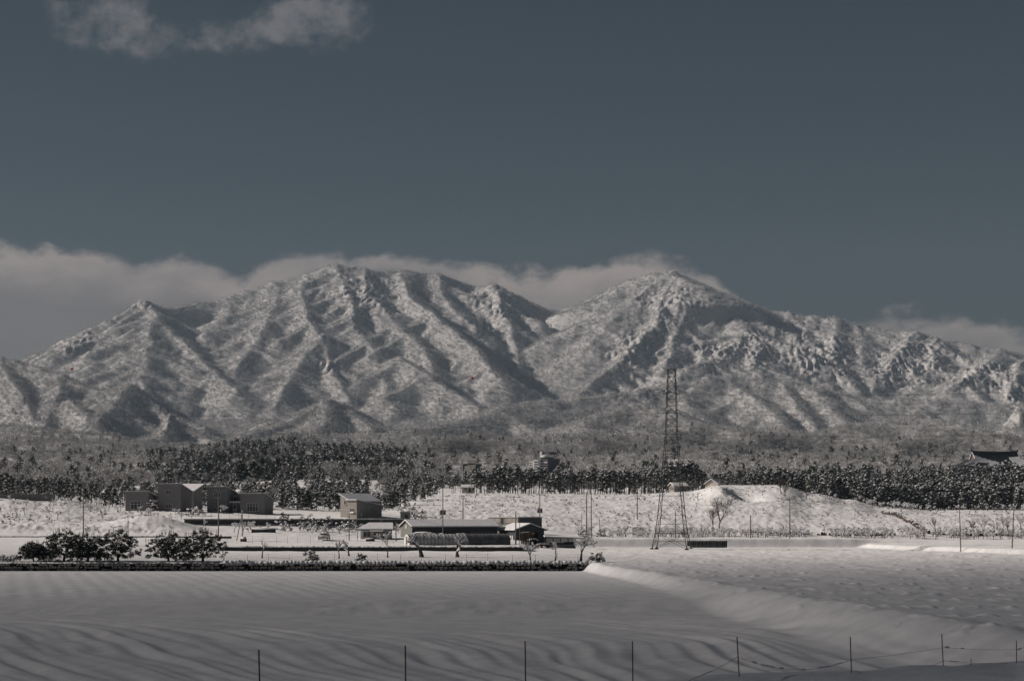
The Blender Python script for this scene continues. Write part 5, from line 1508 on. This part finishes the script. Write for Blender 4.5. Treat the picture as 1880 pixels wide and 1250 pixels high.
upole('a', 153, 418, 885, 'concrete utility pole left of the grey houses before the slope', 1)
upole('b', 235, 418, 945, 'short thin pole on the spoil heap left of the first grey house', r=.09)
upole('c', 401, 404, 900, 'concrete utility pole with crossarm before the second grey house', 1)
upole('e', 641, 406, 938, 'utility pole in front of the mono-pitch house', r=.11)
upole('f', 727, 404, 957, 'pale short pole before the gable of the dark barn', r=.12)
upole('g', 813, 410, 893, 'tall pole with transformers rising in front of the long barn', 1, True)
upole('h', 850, 470, 913, 'pole on the slope right of the transformer pole above the barn', 1)
upole('i', 947, 391, 938, 'bare dark pole at the right end of the polytunnel', r=.15)
upole('j', 954, 400, 946, 'thin pole just behind the bare dark pole', r=.07)
upole('k', 991, 462, 906, 'pole with transformers above the warehouse roof', 1, True)
upole('l', 1068, 440, 942, 'short thin pole left of the close pair of tall poles', r=.08)
upole('m', 1077, 438, 903, 'left one of the close pair of tall poles', r=.14)
upole('n', 1085.5, 439, 905, 'right one of the close pair of tall poles', r=.13)
upole('o', 1102, 446, 949, 'thin leaning pole right of the close pair of tall poles', lean=-.25, r=.08)
upole('p', 1170, 498, 908, 'pole on the slope left of the lattice pylon', 1, r=.14)
upole('q', 1164, 498, 946, 'short wooden stake pole beside the slope pole left of the pylon', wood=True, r=.10)
upole('r', 1240, 436, 938, 'short dark pole seen through the base of the pylon', r=.12)
upole('s', 1378, 436, 945, 'short brown wooden pole right of the dark plank barrier', wood=True, r=.13)
upole('t', 1450, 435, 915, 'utility pole with crossarm standing before the knoll', 1, r=.14)
upole('u', 1764, 382, 930, 'leaning pole with side bracket before the right slope', 1, lean=-.3, r=.11)
upole('v', 1858, 371, 903, 'tall leaning pole near the right edge', lean=.55, r=.12)
def a_frame():
    x, D = PX(445, 402), 402; z = gz(x, D, True); t = empty('braced_pole', (x, D, z)); tag(t, 'pale pole with a slanting brace beside the snow-capped crate', 'utility pole')
    h = CZ + (HY - 938) / F * D - z
    MB().tube([(0, 0, -.4), (-.03, 0, h)], [.13, .10], 8).build('pole', M['concrete'], t)
    MB().bar((-1.15, -.2, -.3), (-.05, -.1, h * .93), .11, .08, 8).build('brace', M['concrete'], t)
    MB().dome((-.03, 0, h), .14, .14, .12, random.Random(1), 7).build('snow', M['snow_cap'], t)
    tops_['d'] = Vector((x, D, z + h))
a_frame()
for a, b, s_, lab in (('a', 'c', .8, 'wire strung between the two poles before the grey houses'), ('c', 'e', 1.0, 'wire strung from the crossarm pole to the mono-pitch house pole'),
                      ('e', 'g', .8, 'wire strung from the mono-pitch house pole to the transformer pole'), ('g', 'k', .8, 'wire strung above the barn roof between the transformer poles'),
                      ('k', 'm', .8, 'wire strung from the warehouse transformer pole to the tall pair'), ('n', 'p', .7, 'wire strung from the tall pair to the slope pole'),
                      ('p', 't', 2.0, 'wire strung behind the pylon from slope pole to knoll pole'), ('t', 'u', 1.8, 'wire strung from the knoll pole to the leaning pole'),
                      ('u', 'v', .6, 'wire strung between the two right-hand leaning poles')):
    cable('overhead_wire', tops_[a], tops_[b], s_, lab, .016, 24)
e = tops_['a']; cable('overhead_wire', e, (PX(-80, 430), 430, e.z - 1), .8, 'wire strung leftwards out of view from the leftmost pole', .016, 24)

# ---------------------------------------------------------------- dark plank barrier by the pylon
def barrier():
    D = 424.5; x0, x1 = PX(1262, D), PX(1335, D); t = empty('plank_barrier', (x0, D, 1.1)); tag(t, 'dark weathered plank barrier set in the snow bank right of the pylon', 'barrier')
    r = random.Random(6); n = 22; L = x1 - x0
    for k in range(n):
        a, b = L * k / n, L * (k + 1) / n; low = max(0, .75 - .12 * k) if k < 6 else 0
        MB().box(a + .015, b - .015, r.uniform(-.03, .03), .12, low - .25, 1.62 + r.uniform(-.06, .06)).build('plank', M['dark_metal'] if r.random() < .7 else M['gap'], t)
    MB().box(0, L, .125, .2, .9, 1.1).build('rail', M['dark_metal'], t)
    s_ = MB(); x = 0
    while x < L: s_.dome((x, .1, 1.64), .45, .25, .10, r, 6); x += .5
    tag(s_.build('snow', M['snow_cap'], t, True), kind='stuff')
barrier()

# ---------------------------------------------------------------- far buildings
def hotel():
    D = 1105.0; s_ = D / F; x = PX(967, D); t = empty('hotel', (x, D, CZ + (HY - 870) * s_), math.radians(-38)); tag(t, 'pale high-rise hotel with round banded top above the pines', 'hotel')
    Hh = lambda y: (868 - y) * s_
    X = lambda p: (p - 967) * s_
    zb = -6
    def wing(nm, p0, p1, y0, y1, yt, mt): return MB().box(X(p0), X(p1), y0, y1, zb, Hh(yt)).build(nm, mt, t)
    wing('low_wing', 967, 973.5, 2, 10, 845, M['white_frame']); wing('recess', 973.5, 978, 4, 12, 846, M['panel_grey']); wing('middle_wing', 978, 986, 1, 12, 843, M['white_frame'])
    wing('main_tower', 986, 995.5, -1, 12, 842, M['white_frame']); wing('shaded_tower', 995.5, 1012, 1.5, 12, 840, M['slate'])  # slate block carries the shade of the tower's right face in its colour
    rb = MB(); rb.bar((X(999), 6, Hh(841)), (X(999), 6, Hh(833.5)), 12.6 * s_, 12.6 * s_, 28); rb.build('round_storey', M['white_frame'], t)
    MB().bar((X(999), 6, Hh(840.2)), (X(999), 6, Hh(837.6)), 12.9 * s_, 12.9 * s_, 28).build('window_band', M['glass'], t)
    MB().bar((X(999), 6, Hh(833.4)), (X(999), 6, Hh(832.4)), 13.2 * s_, 12.2 * s_, 28).build('rim_snow', M['snow_cap'], t)
    MB().box(X(992), X(996.5), 2, 9, Hh(832.3), Hh(827.5)).build('lift_house', M['white_frame'], t); MB().box(X(996.5) + .01, X(1012), 3, 9, Hh(832.3), Hh(828)).build('roof_plant', M['slate'], t)
    for j in range(5):
        for i in range(3): MB().box(X(987.2 + i * 2.8), X(989 + i * 2.8), -1.08, -1.003, Hh(866 - j * 4.6), Hh(863 - j * 4.6)).build('window', M['glass'], t)
        MB().box(X(996.2), X(1011), 1.2, 1.495, Hh(866.6 - j * 4.6), Hh(864.6 - j * 4.6)).build('balcony_band', M['white_frame'], t)
        MB().box(X(979), X(985.5), .85, .995, Hh(866 - j * 4.2), Hh(864.2 - j * 4.2)).build('balcony', M['white_frame'], t)
        MB().box(X(968.2), X(972.4), 1.9, 1.995, Hh(865 - j * 4.0), Hh(863.2 - j * 4.0)).build('window', M['glass'], t)
hotel()
def villa():
    D = 1120.0; s_ = D / F; x = PX(846, D); t = empty('villa', (x, D, CZ + (HY - 862) * s_)); tag(t, 'dark-windowed villa with pale square tower on the wooded rise left of the hotel', 'villa')
    X = lambda p: (p - 846) * s_; Hh = lambda y: (862 - y) * s_
    MB().box(X(848), X(884), 2, 9, -5, Hh(851)).build('wall', M['slate'], t); MB().box(X(858.5), X(873), 0, 8, -5, Hh(843)).build('tower', M['cream'], t)
    MB().box(X(846), X(850), 0, 6, -5, Hh(849)).build('side_wing', M['pale_wall'], t); MB().box(X(853), X(862), -.8, 1.9, -5, Hh(855)).build('porch', M['pale_wall'], t)
    for i in range(3): MB().box(X(875 + i * 3), X(877 + i * 3), 1.9, 1.996, Hh(858), Hh(853.5)).build('window', M['glass'], t)
    MB().box(X(859.5), X(872), -.1, -.004, Hh(853), Hh(850.5)).build('window_band', M['glass'], t)
    MB().box(X(857.5), X(874), -.6, 8.6, Hh(843) + .01, Hh(841.8)).build('snow', M['snow_cap'], t); MB().box(X(873.2), X(888), 1, 9.5, Hh(851) + .01, Hh(849.8)).build('snow', M['snow_cap'], t)
villa()
def small_house(px, D, w_, h, d, rz, lab, wall, zofs=0, ridge=1.3):
    x = PX(px, D); t = empty('cottage', (x, D, gz(x, D) + zofs), rz); tag(t, lab, 'house')
    gable_building(t, w_, d, h, h + ridge, wall, M['slate'], snow=.25)
    window(t, w_ * .2, w_ * .42, .7, 1.7, 0, 2); dd = MB().box(w_ * .58, w_ * .76, -.06, -.003, 0, 1.9).build('door', M['wood_pole'], t); MB().box(w_ * .62, w_ * .72, -.08, -.062, 1.0, 1.7).build('pane', M['glass'], dd)
small_house(1238, 603, 4.2, 2.1, 4, .35, 'small tan cottage among the pines beside the pylon', M['brick_warm'], -.3, .8)
small_house(1318, 608, 3.2, .7, 4.5, math.radians(50), 'low gabled roof peeping over the crest of the snowy knoll', M['cream'], -.2, 1.3)
small_house(848, 625, 3.6, 1.4, 3.5, 0, 'small snow-roofed cabin at the wood edge above the slope', M['pale_wall'], .3, .7)
small_house(817, 900, 6.0, 2.4, 5, .1, 'pale snow-roofed house between pine trunks left of the hotel', M['pale_wall'], 1.5, 1.5)
def temple():
    D = 940.0; s_ = D / F; zb = CZ + (HY - 864) * s_
    cx = PX(1826, D); t = empty('temple', (cx, D, zb), math.radians(9)); t.scale = (1.12, 1.0, 1.05); tag(t, 'traditional hall with sweeping dark tiled roof half covered in snow', 'temple')
    # hip-and-gable roof: eaves +-a, ridge +-b
    a, b = 15.8, 9.6; d = 8.5
    def sheet(side, u, v):   # u 0..1 along, v 0 eave ..1 ridge
        half = a + (b - a) * min(1, v * 1.7) if v < .55 else b + .12
        xx = (-1 + 2 * u) * half
        lift = .9 * abs(-1 + 2 * u) ** 3 * (1 - v)
        zz = 1.6 + (v ** 1.35) * 6.3 + lift + .35 * abs(-1 + 2 * u) ** 2 * v
        return (xx, side * d * (1 - v), zz)
    nu, nv = 40, 14; m_ = MB(); sn = MB()
    for side in (-1, 1):
        v_ = []; 
        for j in range(nv + 1):
            for i in range(nu + 1): v_.append(sheet(side, i / nu, j / nv))
        f_ = [(j * (nu + 1) + i, j * (nu + 1) + i + 1, (j + 1) * (nu + 1) + i + 1, (j + 1) * (nu + 1) + i) for j in range(nv) for i in range(nu)]
        if side > 0: f_ = [q[::-1] for q in f_]
        m_.add(v_, f_)
    # hipped ends below the gables
    for sx in (-1, 1):
        v_ = []
        for j in range(9):
            v = .55 * j / 8; half = a + (b - a) * min(1, v * 1.7); zz = 1.6 + v ** 1.35 * 6.3
            for i in range(9):
                w_ = -1 + 2 * i / 8; v_.append((sx * (half), w_ * d * (1 - v), zz + .9 * (1 - v) * (.15 + .85 * abs(w_) ** 3)))
        m_.add(v_, [(j * 9 + i, j * 9 + i + 1, (j + 1) * 9 + i + 1, (j + 1) * 9 + i) for j in range(8) for i in range(8)])
    rf = m_.build('roof', M['tile_dark'], t)
    r = random.Random(9)
    for side in (-1,):
        for j in range(nv):
            for i in range(nu):
                u, v = (i + .5) / nu, (j + .5) / nv
                top_ = .80 - .34 * min(1, u / .45) if u < .45 else (.46 if u < .78 else .70)
                bare_ = (.13 < u < .32 and v < .34) or (.47 < u < .76 and v < .5 and r.random() < .62)
                if v < top_ and not bare_:
                    c = [sheet(side, (i + p) / nu, (j + q) / nv) for p, q in ((0, 0), (1, 0), (1, 1), (0, 1))]
                    lo = [(p[0], p[1] - .02, p[2] + .015) for p in c]; hi = [(p[0], p[1] - .06, p[2] + .17) for p in c]
                    sn.hexa(lo + hi)
    tag(sn.build('roof_snow', M['snow_cap'], rf), kind='stuff')
    rd = MB()
    for i in range(nu):
        p, q = sheet(-1, i / nu, 1), sheet(-1, (i + 1) / nu, 1); rd.bar((p[0], 0, p[2] + .2), (q[0], 0, q[2] + .2), .38, .38, 6)
    rd.build('ridge', M['tile_dark'], t)
    for sx in (-1, 1):
        p = sheet(-1, 0 if sx < 0 else 1, 1); f = MB(); f.hexa([(p[0] - .35, -.3, p[2]), (p[0] + .35, -.3, p[2]), (p[0] + .35, .3, p[2]), (p[0] - .35, .3, p[2]), (p[0] - .2 + sx * .2, -.2, p[2] + 1.1), (p[0] + .2 + sx * .2, -.2, p[2] + 1.1), (p[0] + .2 + sx * .2, .2, p[2] + 1.1), (p[0] - .2 + sx * .2, .2, p[2] + 1.1)]); f.build('ridge_end', M['tile_dark'], t)
        gv = [(sx * (b - .3), yy, zz) for yy, zz in ((-3.9, 4.2), (3.9, 4.2), (0, 8.0))]; MB().add(gv, [(0, 1, 2)]).build('gable', M['temple_red'], t)
        br = MB()
        for yy in (-1, 1):
            br.bar((sx * (b + .05), yy * 4.1, 4.3), (sx * (b + .05), 0, 8.25), .17, .17)
            br.bar((sx * (b + .05), yy * 4.1, 4.3), (sx * (a - .2), yy * d, 2.7), .22, .22)
        br.build('barge_board', M['snow_cap'], t)
    MB().box(-12, 12, -5.5, 5.5, -6, 1.9).build('wall', M['temple_red'], t)
    for i in range(8): MB().bar((-12 + i * 24 / 7, -5.8, -6), (-12 + i * 24 / 7, -5.8, 2.0), .28, .28, 10).build('column', M['temple_red'], t)
temple()
def gate_roof():
    D = 925.0; x = PX(1838, D); t = empty('temple_gate', (x, D, CZ + (HY - 864) / F * D), math.radians(35)); tag(t, 'small dark gabled roof tucked below the temple hall', 'gatehouse')
    gable_building(t, 6, 5.0, .8, 2.3, M['slate'], M['tile_dark'], over=.6, snow=.2); MB().box(1.5, 4.5, -.04, -.003, -1, .7).build('door', M['temple_red'], t)
gate_roof()

# ---------------------------------------------------------------- orchard and garden trees
def ev_tree(px, D, h, R, seed, lab):
    r = random.Random(seed); h *= 1.12; R *= 1.12
    x = PX(px, D)
    tr, cr_, sn = MB(), MB(), MB()
    hub = Vector((r.uniform(-.1, .1), 0, h * .15)); tr.tube([Vector((0, 0, -.2)), hub], [h * .045, h * .036], 8)
    ends = []
    for k in range(7):
        a = 2 * math.pi * k / 7 + r.uniform(-.3, .3); el_ = r.uniform(.25, 1.1)
        p = hub; d = Vector((math.cos(a) * math.cos(el_), math.sin(a) * math.cos(el_), math.sin(el_)))
        L = R * r.uniform(.75, 1.1) if el_ < .8 else h * .6
        for i in range(4):
            q = p + d * L / 4; tr.bar(p, q, .07 * (1 - i * .22), .07 * (1 - (i + 1) * .22), 5); d = (d + Vector((r.gauss(0, .2), r.gauss(0, .2), r.gauss(0.08, .12)))).normalized(); p = q
            if i >= 1: ends.append(q)
    cl = []
    for q in ends:
        for _ in range(4):
            cl.append(q + Vector((r.gauss(0, .35), r.gauss(0, .35), r.gauss(.1, .25))))
    for _ in range(170):
        a = r.uniform(0, 6.28); q = math.sqrt(r.random()); zz = r.uniform(.12, .98)
        cl.append(Vector((math.cos(a) * R * q * math.sin(math.pi * (.18 + .70 * zz)) ** .5, math.sin(a) * R * q, h * zz * (1 - .25 * q * q))))
    for c in cl:
        if c.z < h * .12: c.z = h * .2
        s_ = r.uniform(.18, .34)
        tri_cloud(cr_, c, s_ * 1.1, s_ * .8, 32, .15, r)
        if r.random() < .6: sn.dome((c.x, c.y, c.z + s_ * .35), s_ * .62, s_ * .62, s_ * .3, r, 6)
    for _ in range(34):      # shoots standing up out of the crown
        a = r.uniform(0, 6.28); q = R * r.uniform(.1, .95); b = Vector((math.cos(a) * q, math.sin(a) * q, h * (.86 - .35 * (q / R) ** 2))); e_ = b + Vector((r.gauss(.05, .12), r.gauss(0, .12), h * r.uniform(.12, .27)))
        tr.bar(b, e_, .022, .012, 4); tri_cloud(cr_, b.lerp(e_, .6), .08, .3, 14, .09, r)
    tree_thing('evergreen_tree', (x, D, gz(x, D, True)), 0, 1.0, [('trunk', to_mesh(tr, 'trunk', M['bark'])), ('crown', to_mesh(cr_, 'crown', M['needles'])), ('snow', to_mesh(sn, 'snow', M['snow_cap']))], lab, 'tree', 'dark evergreens behind the stone wall')
ev_tree(62, 303.5, 2.6, 2.0, 1, 'leftmost and smallest dark evergreen behind the stone wall')
ev_tree(117, 304, 4.2, 3.3, 2, 'wide dark evergreen with heavy crown, second from the left edge')
ev_tree(162, 303.8, 3.7, 2.7, 3, 'dark evergreen squeezed between the wide one and the clear-trunked one')
ev_tree(217, 304, 4.2, 3.0, 4, 'dark evergreen with clear forked trunk left of the orchard gap')
ev_tree(309, 304, 3.9, 3.2, 5, 'dark evergreen with spreading left branches right of the orchard gap')
ev_tree(372, 304, 4.3, 3.4, 6, 'rightmost dark evergreen with forked trunk behind the stone wall')

def fruit(px, D, h, seed, lab, levels=4, spread=.75, nb=3, fork=.22, r0=None, upright=.25, name='fruit_tree', cat='fruit tree', group='bare fruit trees in the orchard', snow=True):
    x = PX(px, D); b, s_ = bare(random.Random(seed), h, levels, spread, nb, r0, fork, snow, upright)
    ms = [('branches', to_mesh(b, 'branches', M['bark']))] + ([('snow', to_mesh(s_, 'snow', M['snow_cap']))] if snow else [])
    t = tree_thing(name, (x, D, gz(x, D, True)), 0, 1.0, ms, lab, cat, group)
    for c in t.children:
        if c.name.startswith('branches'): c['kind'] = 'stuff'
    return t
fruit(481, 322, 3.0, 1, 'thin sparse fruit tree at the left end of the block wall', 3, .55, 2)
fruit(622, 320, 2.9, 2, 'thin upright fruit tree left of its twin-stemmed neighbour', 3, .45, 3, upright=.6)
fruit(641, 334, 2.7, 3, 'twin-stemmed thin fruit tree in the middle of the orchard', 3, .5, 3, fork=.12, upright=.5)
fruit(712, 328, 4.2, 4, 'slender fruit tree in front of the farmhouse and pale pole', 4, .5, 2, r0=.07, fork=.18, upright=.4)
fruit(774, 329, 3.6, 5, 'stout fruit tree with wide snowy fork before the polytunnel door', 3, .55, 3, r0=.15, fork=.13, upright=.08)
fruit(840, 329, 3.3, 6, 'stout low fruit tree with snowy branches leaning right before the polytunnel', 3, .62, 3, r0=.14, fork=.13, upright=.08)
fruit(974, 306, 2.8, 7, 'fan-shaped bare fruit tree left in the trio at the end of the stone wall', 4, .55, 3, r0=.07, fork=.15, upright=.25)
fruit(1019, 306, 2.9, 8, 'middle bare fruit tree of the trio at the end of the stone wall', 4, .6, 2, r0=.08, fork=.17, upright=.25)
fruit(1066, 305, 4.2, 9, 'largest bare fruit tree, at the right end of the stone wall', 5, .6, 2, r0=.12, fork=.16, upright=.28)
fruit(411, 303.5, 2.2, 12, 'small twiggy sapling right of the last evergreen', 3, .5, 2, r0=.04)

def shrub(px, D, h, R, seed, lab, mt='needles', snowf=.7, n=22, cat='shrub', group=None, s0=.3, sz=.16):
    r = random.Random(seed); x = PX(px, D); tr, cr_, sn = MB(), MB(), MB()
    for k in range(6):
        a = r.uniform(0, 6.28); tr.bar((0, 0, -.1), (math.cos(a) * R * .6, math.sin(a) * R * .6, h * r.uniform(.5, .9)), .03, .012, 4)
    for k in range(n):
        a = r.uniform(0, 6.28); q = math.sqrt(r.random()) * R; zz = r.uniform(.1, 1) * h * math.sqrt(max(.1, 1 - (q / R) ** 2 * .7))
        s_ = r.uniform(.7, 1.2) * s0; tri_cloud(cr_, (math.cos(a) * q, math.sin(a) * q, zz), s_, s_ * .7, 22, sz, r)
        if r.random() < snowf: sn.dome((math.cos(a) * q, math.sin(a) * q, zz + s_ * .3), s_ * .9, s_ * .9, s_ * .5, r, 7)
    ms = [('stems', to_mesh(tr, 'stems', M['bark'])), ('foliage', to_mesh(cr_, 'foliage', M[mt]))] + ([('snow', to_mesh(sn, 'snow', M['snow_cap'], True))] if sn.v else [])
    t = tree_thing('shrub', (x, D, gz(x, D, True) - .05), 0, 1.0, ms, lab, cat, group)
    for c in t.children: c['kind'] = 'stuff'
shrub(571, 304, 1.6, 1.15, 1, 'small round shrub almost buried in snow behind the stone wall', 'twig', 1.0, 30, s0=.36)
shrub(664, 303.5, 1.2, .8, 2, 'low dark shrub behind the wall below the farmhouse', 'needles', .3)
shrub(1168, 452, 2.4, 1.6, 3, 'dark evergreen shrub at the foot of the slope left of the pylon', 'needles', .45)
shrub(1095, 305, 1.7, 1.1, 4, 'twiggy clump at the very end of the stone wall', 'twig', .3, 26)
shrub(523, 437, 3.6, 2.0, 5, 'snow-laden dark bush below the retaining wall, left one', 'needles', .7, 30, s0=.42)
shrub(565, 440, 3.9, 2.6, 6, 'tall dark bush below the retaining wall, middle one', 'needles', .45, 46, s0=.42)
shrub(600, 441, 3.6, 2.4, 7, 'dark bush below the retaining wall next to the parked car', 'needles', .5, 40, s0=.42)
shrub(640, 446, 2.9, 2.0, 8, 'snowy bush at the foot of the mono-pitch house wall', 'twig', .7, 34, s0=.42)
shrub(279, 486, 2.6, 1.5, 9, 'snowy shrub in front of the large window of the left grey house', 'twig', .8, 34, s0=.36)
shrub(358, 470, 2.2, 2.4, 10, 'broad snow-covered bush between the two grey houses', 'twig', .9, 34, s0=.4)
shrub(522, 462, 1.7, 1.2, 11, 'round dark bush on top of the retaining wall', 'needles', .4, 20)
shrub(765, 470, 3.4, 2.8, 12, 'dark bush spilling down the slope right of the outbuilding', 'needles', .5, 44, s0=.45)
shrub(748, 482, 4.4, 2.6, 13, 'tall dark bush behind the outbuilding', 'needles', .4, 44, s0=.45)
shrub(1106, 446, 1.6, 1.4, 14, 'low dark bush right of the close pair of poles', 'needles', .4, 20)
shrub(1072, 434, 1.9, 1.2, 15, 'dark bush at the foot of the tall pole pair', 'needles', .4, 20)
shrub(858, 462, 1.8, 1.6, 16, 'small bush at the slope foot behind the barn', 'twig', .6, 24)
shrub(20, 303.2, 1.0, 2.0, 17, 'low snowy undergrowth at the left end of the stone wall', 'twig', .8, 30)
shrub(88, 303.4, 1.9, 1.7, 21, 'dark low bush filling the gap left of the wide evergreen', 'needles', .45, 40)
shrub(140, 303.2, 1.7, 1.5, 22, 'dark low bush under the second evergreen from the left', 'needles', .45, 34)
shrub(190, 303.3, 1.8, 1.4, 23, 'dark low bush under the clear-trunked evergreen', 'needles', .4, 32)
shrub(341, 303.4, 2.2, 1.7, 24, 'dark bush joining the two right evergreens', 'needles', .45, 44)
shrub(905, 618, 2.6, 2.0, 18, 'snow-covered bush at the wood edge above the barn', 'needles', .8, 30, s0=.4)

fruit(1322, 462, 9.2, 31, 'tallest bare tree leaning on the slope right of the pylon', 5, .5, 3, r0=.17, fork=.3, upright=.4, name='bare_tree', cat='tree', group=None, snow=False)
fruit(1312, 456, 6.6, 32, 'shorter bare tree in front of the leaning slope tree', 5, .55, 3, r0=.13, fork=.3, upright=.35, name='bare_tree', cat='tree', group=None, snow=False)
fruit(1434, 560, 4.4, 33, 'bare bushy tree on the knoll left of the knoll pole', 5, .6, 3, r0=.09, fork=.15, upright=.5, name='bare_tree', cat='tree', group=None, snow=False)
fruit(1441, 556, 3.8, 34, 'second bare bushy tree beside the knoll pole', 5, .6, 3, r0=.08, fork=.15, upright=.5, name='bare_tree', cat='tree', group=None, snow=False)
fruit(1480, 562, 3.4, 35, 'low spreading bare tree right of the knoll pole', 5, .75, 3, r0=.08, fork=.12, upright=.3, name='bare_tree', cat='tree', group=None, snow=False)
k_ = 0
for px, D, h, lab in ((1718, 440, 5.0, 'slender bare tree left of the leaning pole, nearest the path'), (1697, 442, 3.0, 'small bare sapling at the lower end of the path wall'),
                      (1788, 438, 4.6, 'slender bare tree just right of the leaning pole'), (1805, 440, 5.4, 'bare tree midway between the two right poles'),
                      (1824, 440, 4.2, 'small bare tree right of the midway tree'), (1838, 437, 5.6, 'bare tree with straight trunk left of the tall right pole'),
                      (1853, 437, 4.8, 'dark-trunked bare tree beside the tall right pole'), (1875, 437, 5.6, 'bare tree at the extreme right edge')):
    k_ += 1; fruit(px, D, h, 40 + k_, lab, 4, .42, 3, r0=.085, fork=.3, upright=.6, name='bare_tree', cat='tree', group='bare saplings along the right bank', snow=(k_ % 2 == 0))

# ---------------------------------------------------------------- rubble terraces on the slope
def ledge(pts_, h, seed, lab):
    r = random.Random(seed); P_ = [Vector((PX(px, D), D, 0)) for px, D in pts_]
    o = P_[0]; m_ = MB(); sn = MB()
    for a, b in zip(P_[:-1], P_[1:]):
        n = max(2, int((b - a).length / .55))
        for k in range(n):
            if r.random() < .12: continue
            q = a.lerp(b, (k + r.random()) / n); z = gz(q.x, q.y, True); s_ = r.uniform(.2, .5)
            hh = h * r.uniform(.5, 1.1)
            j = lambda v: v * r.uniform(.7, 1.2)
            m_.hexa([(q.x - o.x - j(s_), q.y - o.y - .3, z - .3), (q.x - o.x + j(s_), q.y - o.y - .3, z - .3), (q.x - o.x + j(s_), q.y - o.y + .4, z - .3), (q.x - o.x - j(s_), q.y - o.y + .4, z - .3),
                     (q.x - o.x - j(s_) * .7, q.y - o.y - .2, z + hh), (q.x - o.x + j(s_) * .7, q.y - o.y - .2, z + hh * r.uniform(.7, 1)), (q.x - o.x + j(s_) * .7, q.y - o.y + .3, z + hh), (q.x - o.x - j(s_) * .7, q.y - o.y + .3, z + hh)])
            if r.random() < .6: sn.dome((q.x - o.x, q.y - o.y + .2, z + hh), s_ * .8, .4, .2, r, 6)
    e = empty('rubble_ledge', o); tag(e, lab, 'stone ledge')
    tag(m_.build('stones', M['earth'], e), kind='stuff'); tag(sn.build('snow', M['snow_cap'], e), kind='stuff')
ledge([(1363, 470), (1400, 466), (1445, 463), (1485, 461)], .75, 1, 'broken line of brown stones on the slope behind the wooden pole')
ledge([(1497, 461), (1550, 458), (1600, 458), (1645, 460)], .7, 2, 'broken line of brown stones left of the sloping track')
ledge([(1620, 552), (1645, 532), (1668, 505), (1690, 478), (1706, 464)], .85, 3, 'row of brown stones running down beside the snowy track')
ledge([(1712, 462), (1760, 458), (1820, 458), (1890, 458)], .6, 4, 'low line of brown stones on the slope behind the right poles')

# ---------------------------------------------------------------- grass tufts, brush and clods (uncountable)
def tuft_proto(seed, h, n, mt):
    r = random.Random(seed); g, s_ = MB(), MB()
    for k in range(n):
        a = r.uniform(0, 6.28); q = r.uniform(0, .25); b = Vector((math.cos(a) * q, math.sin(a) * q, -.05)); e_ = b + Vector((r.gauss(0, .22), r.gauss(0, .22), h * r.uniform(.5, 1.1)))
        g.bar(b, e_, .022, .008, 3)
        if r.random() < .5: m0 = b.lerp(e_, .55); g.bar(m0, m0 + Vector((r.gauss(0, .2), r.gauss(0, .2), h * .35)), .014, .006, 3)
    s_.dome((r.uniform(-.2, .2), .05, h * .25), .3, .3, .2, r, 6)
    return proto([g, s_], [M[mt], M['snow_cap']])
def clod_proto(seed):
    r = random.Random(seed); g, s_ = MB(), MB()
    j = lambda: r.uniform(.6, 1.1)
    g.hexa([(-.3 * j(), -.25 * j(), -.2), (.3 * j(), -.25 * j(), -.2), (.3 * j(), .25, -.2), (-.3 * j(), .25, -.2), (-.2 * j(), -.2 * j(), .22 * j()), (.2 * j(), -.2 * j(), .26 * j()), (.2, .2, .28), (-.2, .2, .26)])
    s_.dome((0.05, .1, .24), .42, .36, .16, r, 7)
    return proto([g, s_], [M['earth'], M['snow_cap']])
tp_ = [tuft_proto(1, .7, 16, 'grass'), tuft_proto(2, 1.0, 20, 'twig'), tuft_proto(3, .5, 12, 'grass'), clod_proto(4), clod_proto(5)]
n = 15000
gpx = rng.uniform(-60, 1940, n); gD = rng.uniform(424, 604, n)
kk = rng.rand(n) < rubble_mask(gpx, gD) * np.clip(.20 + 1.5 * fbm(gpx / 60, gD / 18, 3), .05, 1)
gpx, gD = gpx[kk], gD[kk]; gx = (gpx - CX) / F * gD
gi = rng.choice([0, 1, 2, 3, 4], len(gpx), p=[.24, .10, .26, .22, .18])
scatter('slope_tufts', np.stack([gx, gD, ground(gx, gD)], 1), rng.uniform(.28, .9, len(gpx)) ** 1.3, rng.rand(len(gpx)) * 6.28, gi, tp_, 'dead grass tufts and snow-capped clods scattered over the slopes', 'grass')
bp_ = []
for i in range(4):
    b, s_ = bare(random.Random(400 + i), 1.7, 3, .6, 3, r0=.03, fork=.12, upright=.5); bp_.append(proto([b, s_], [M['twig'], M['snow_cap']]))
n = 900
gpx = np.concatenate([rng.uniform(1060, 1900, n), rng.uniform(-30, 430, 120), rng.uniform(420, 780, 90), rng.uniform(1500, 1900, 160)]); gD = np.concatenate([rng.uniform(440, 459, n), rng.uniform(440, 500, 120), rng.uniform(430, 454, 90), rng.uniform(575, 606, 160)])
kk = rng.rand(len(gpx)) < np.clip(.6 + 1.1 * fbm(gpx / 45, gD / 30, 2), .08, 1)
gpx, gD = gpx[kk], gD[kk]; gx = (gpx - CX) / F * gD
scatter('brushwood', np.stack([gx, gD, ground(gx, gD) - .05], 1), rng.uniform(.5, 1.35, len(gpx)), rng.rand(len(gpx)) * 6.28, rng.randint(0, 4, len(gpx)), bp_, 'leafless snowy brush along the foot of the slopes', 'brush')
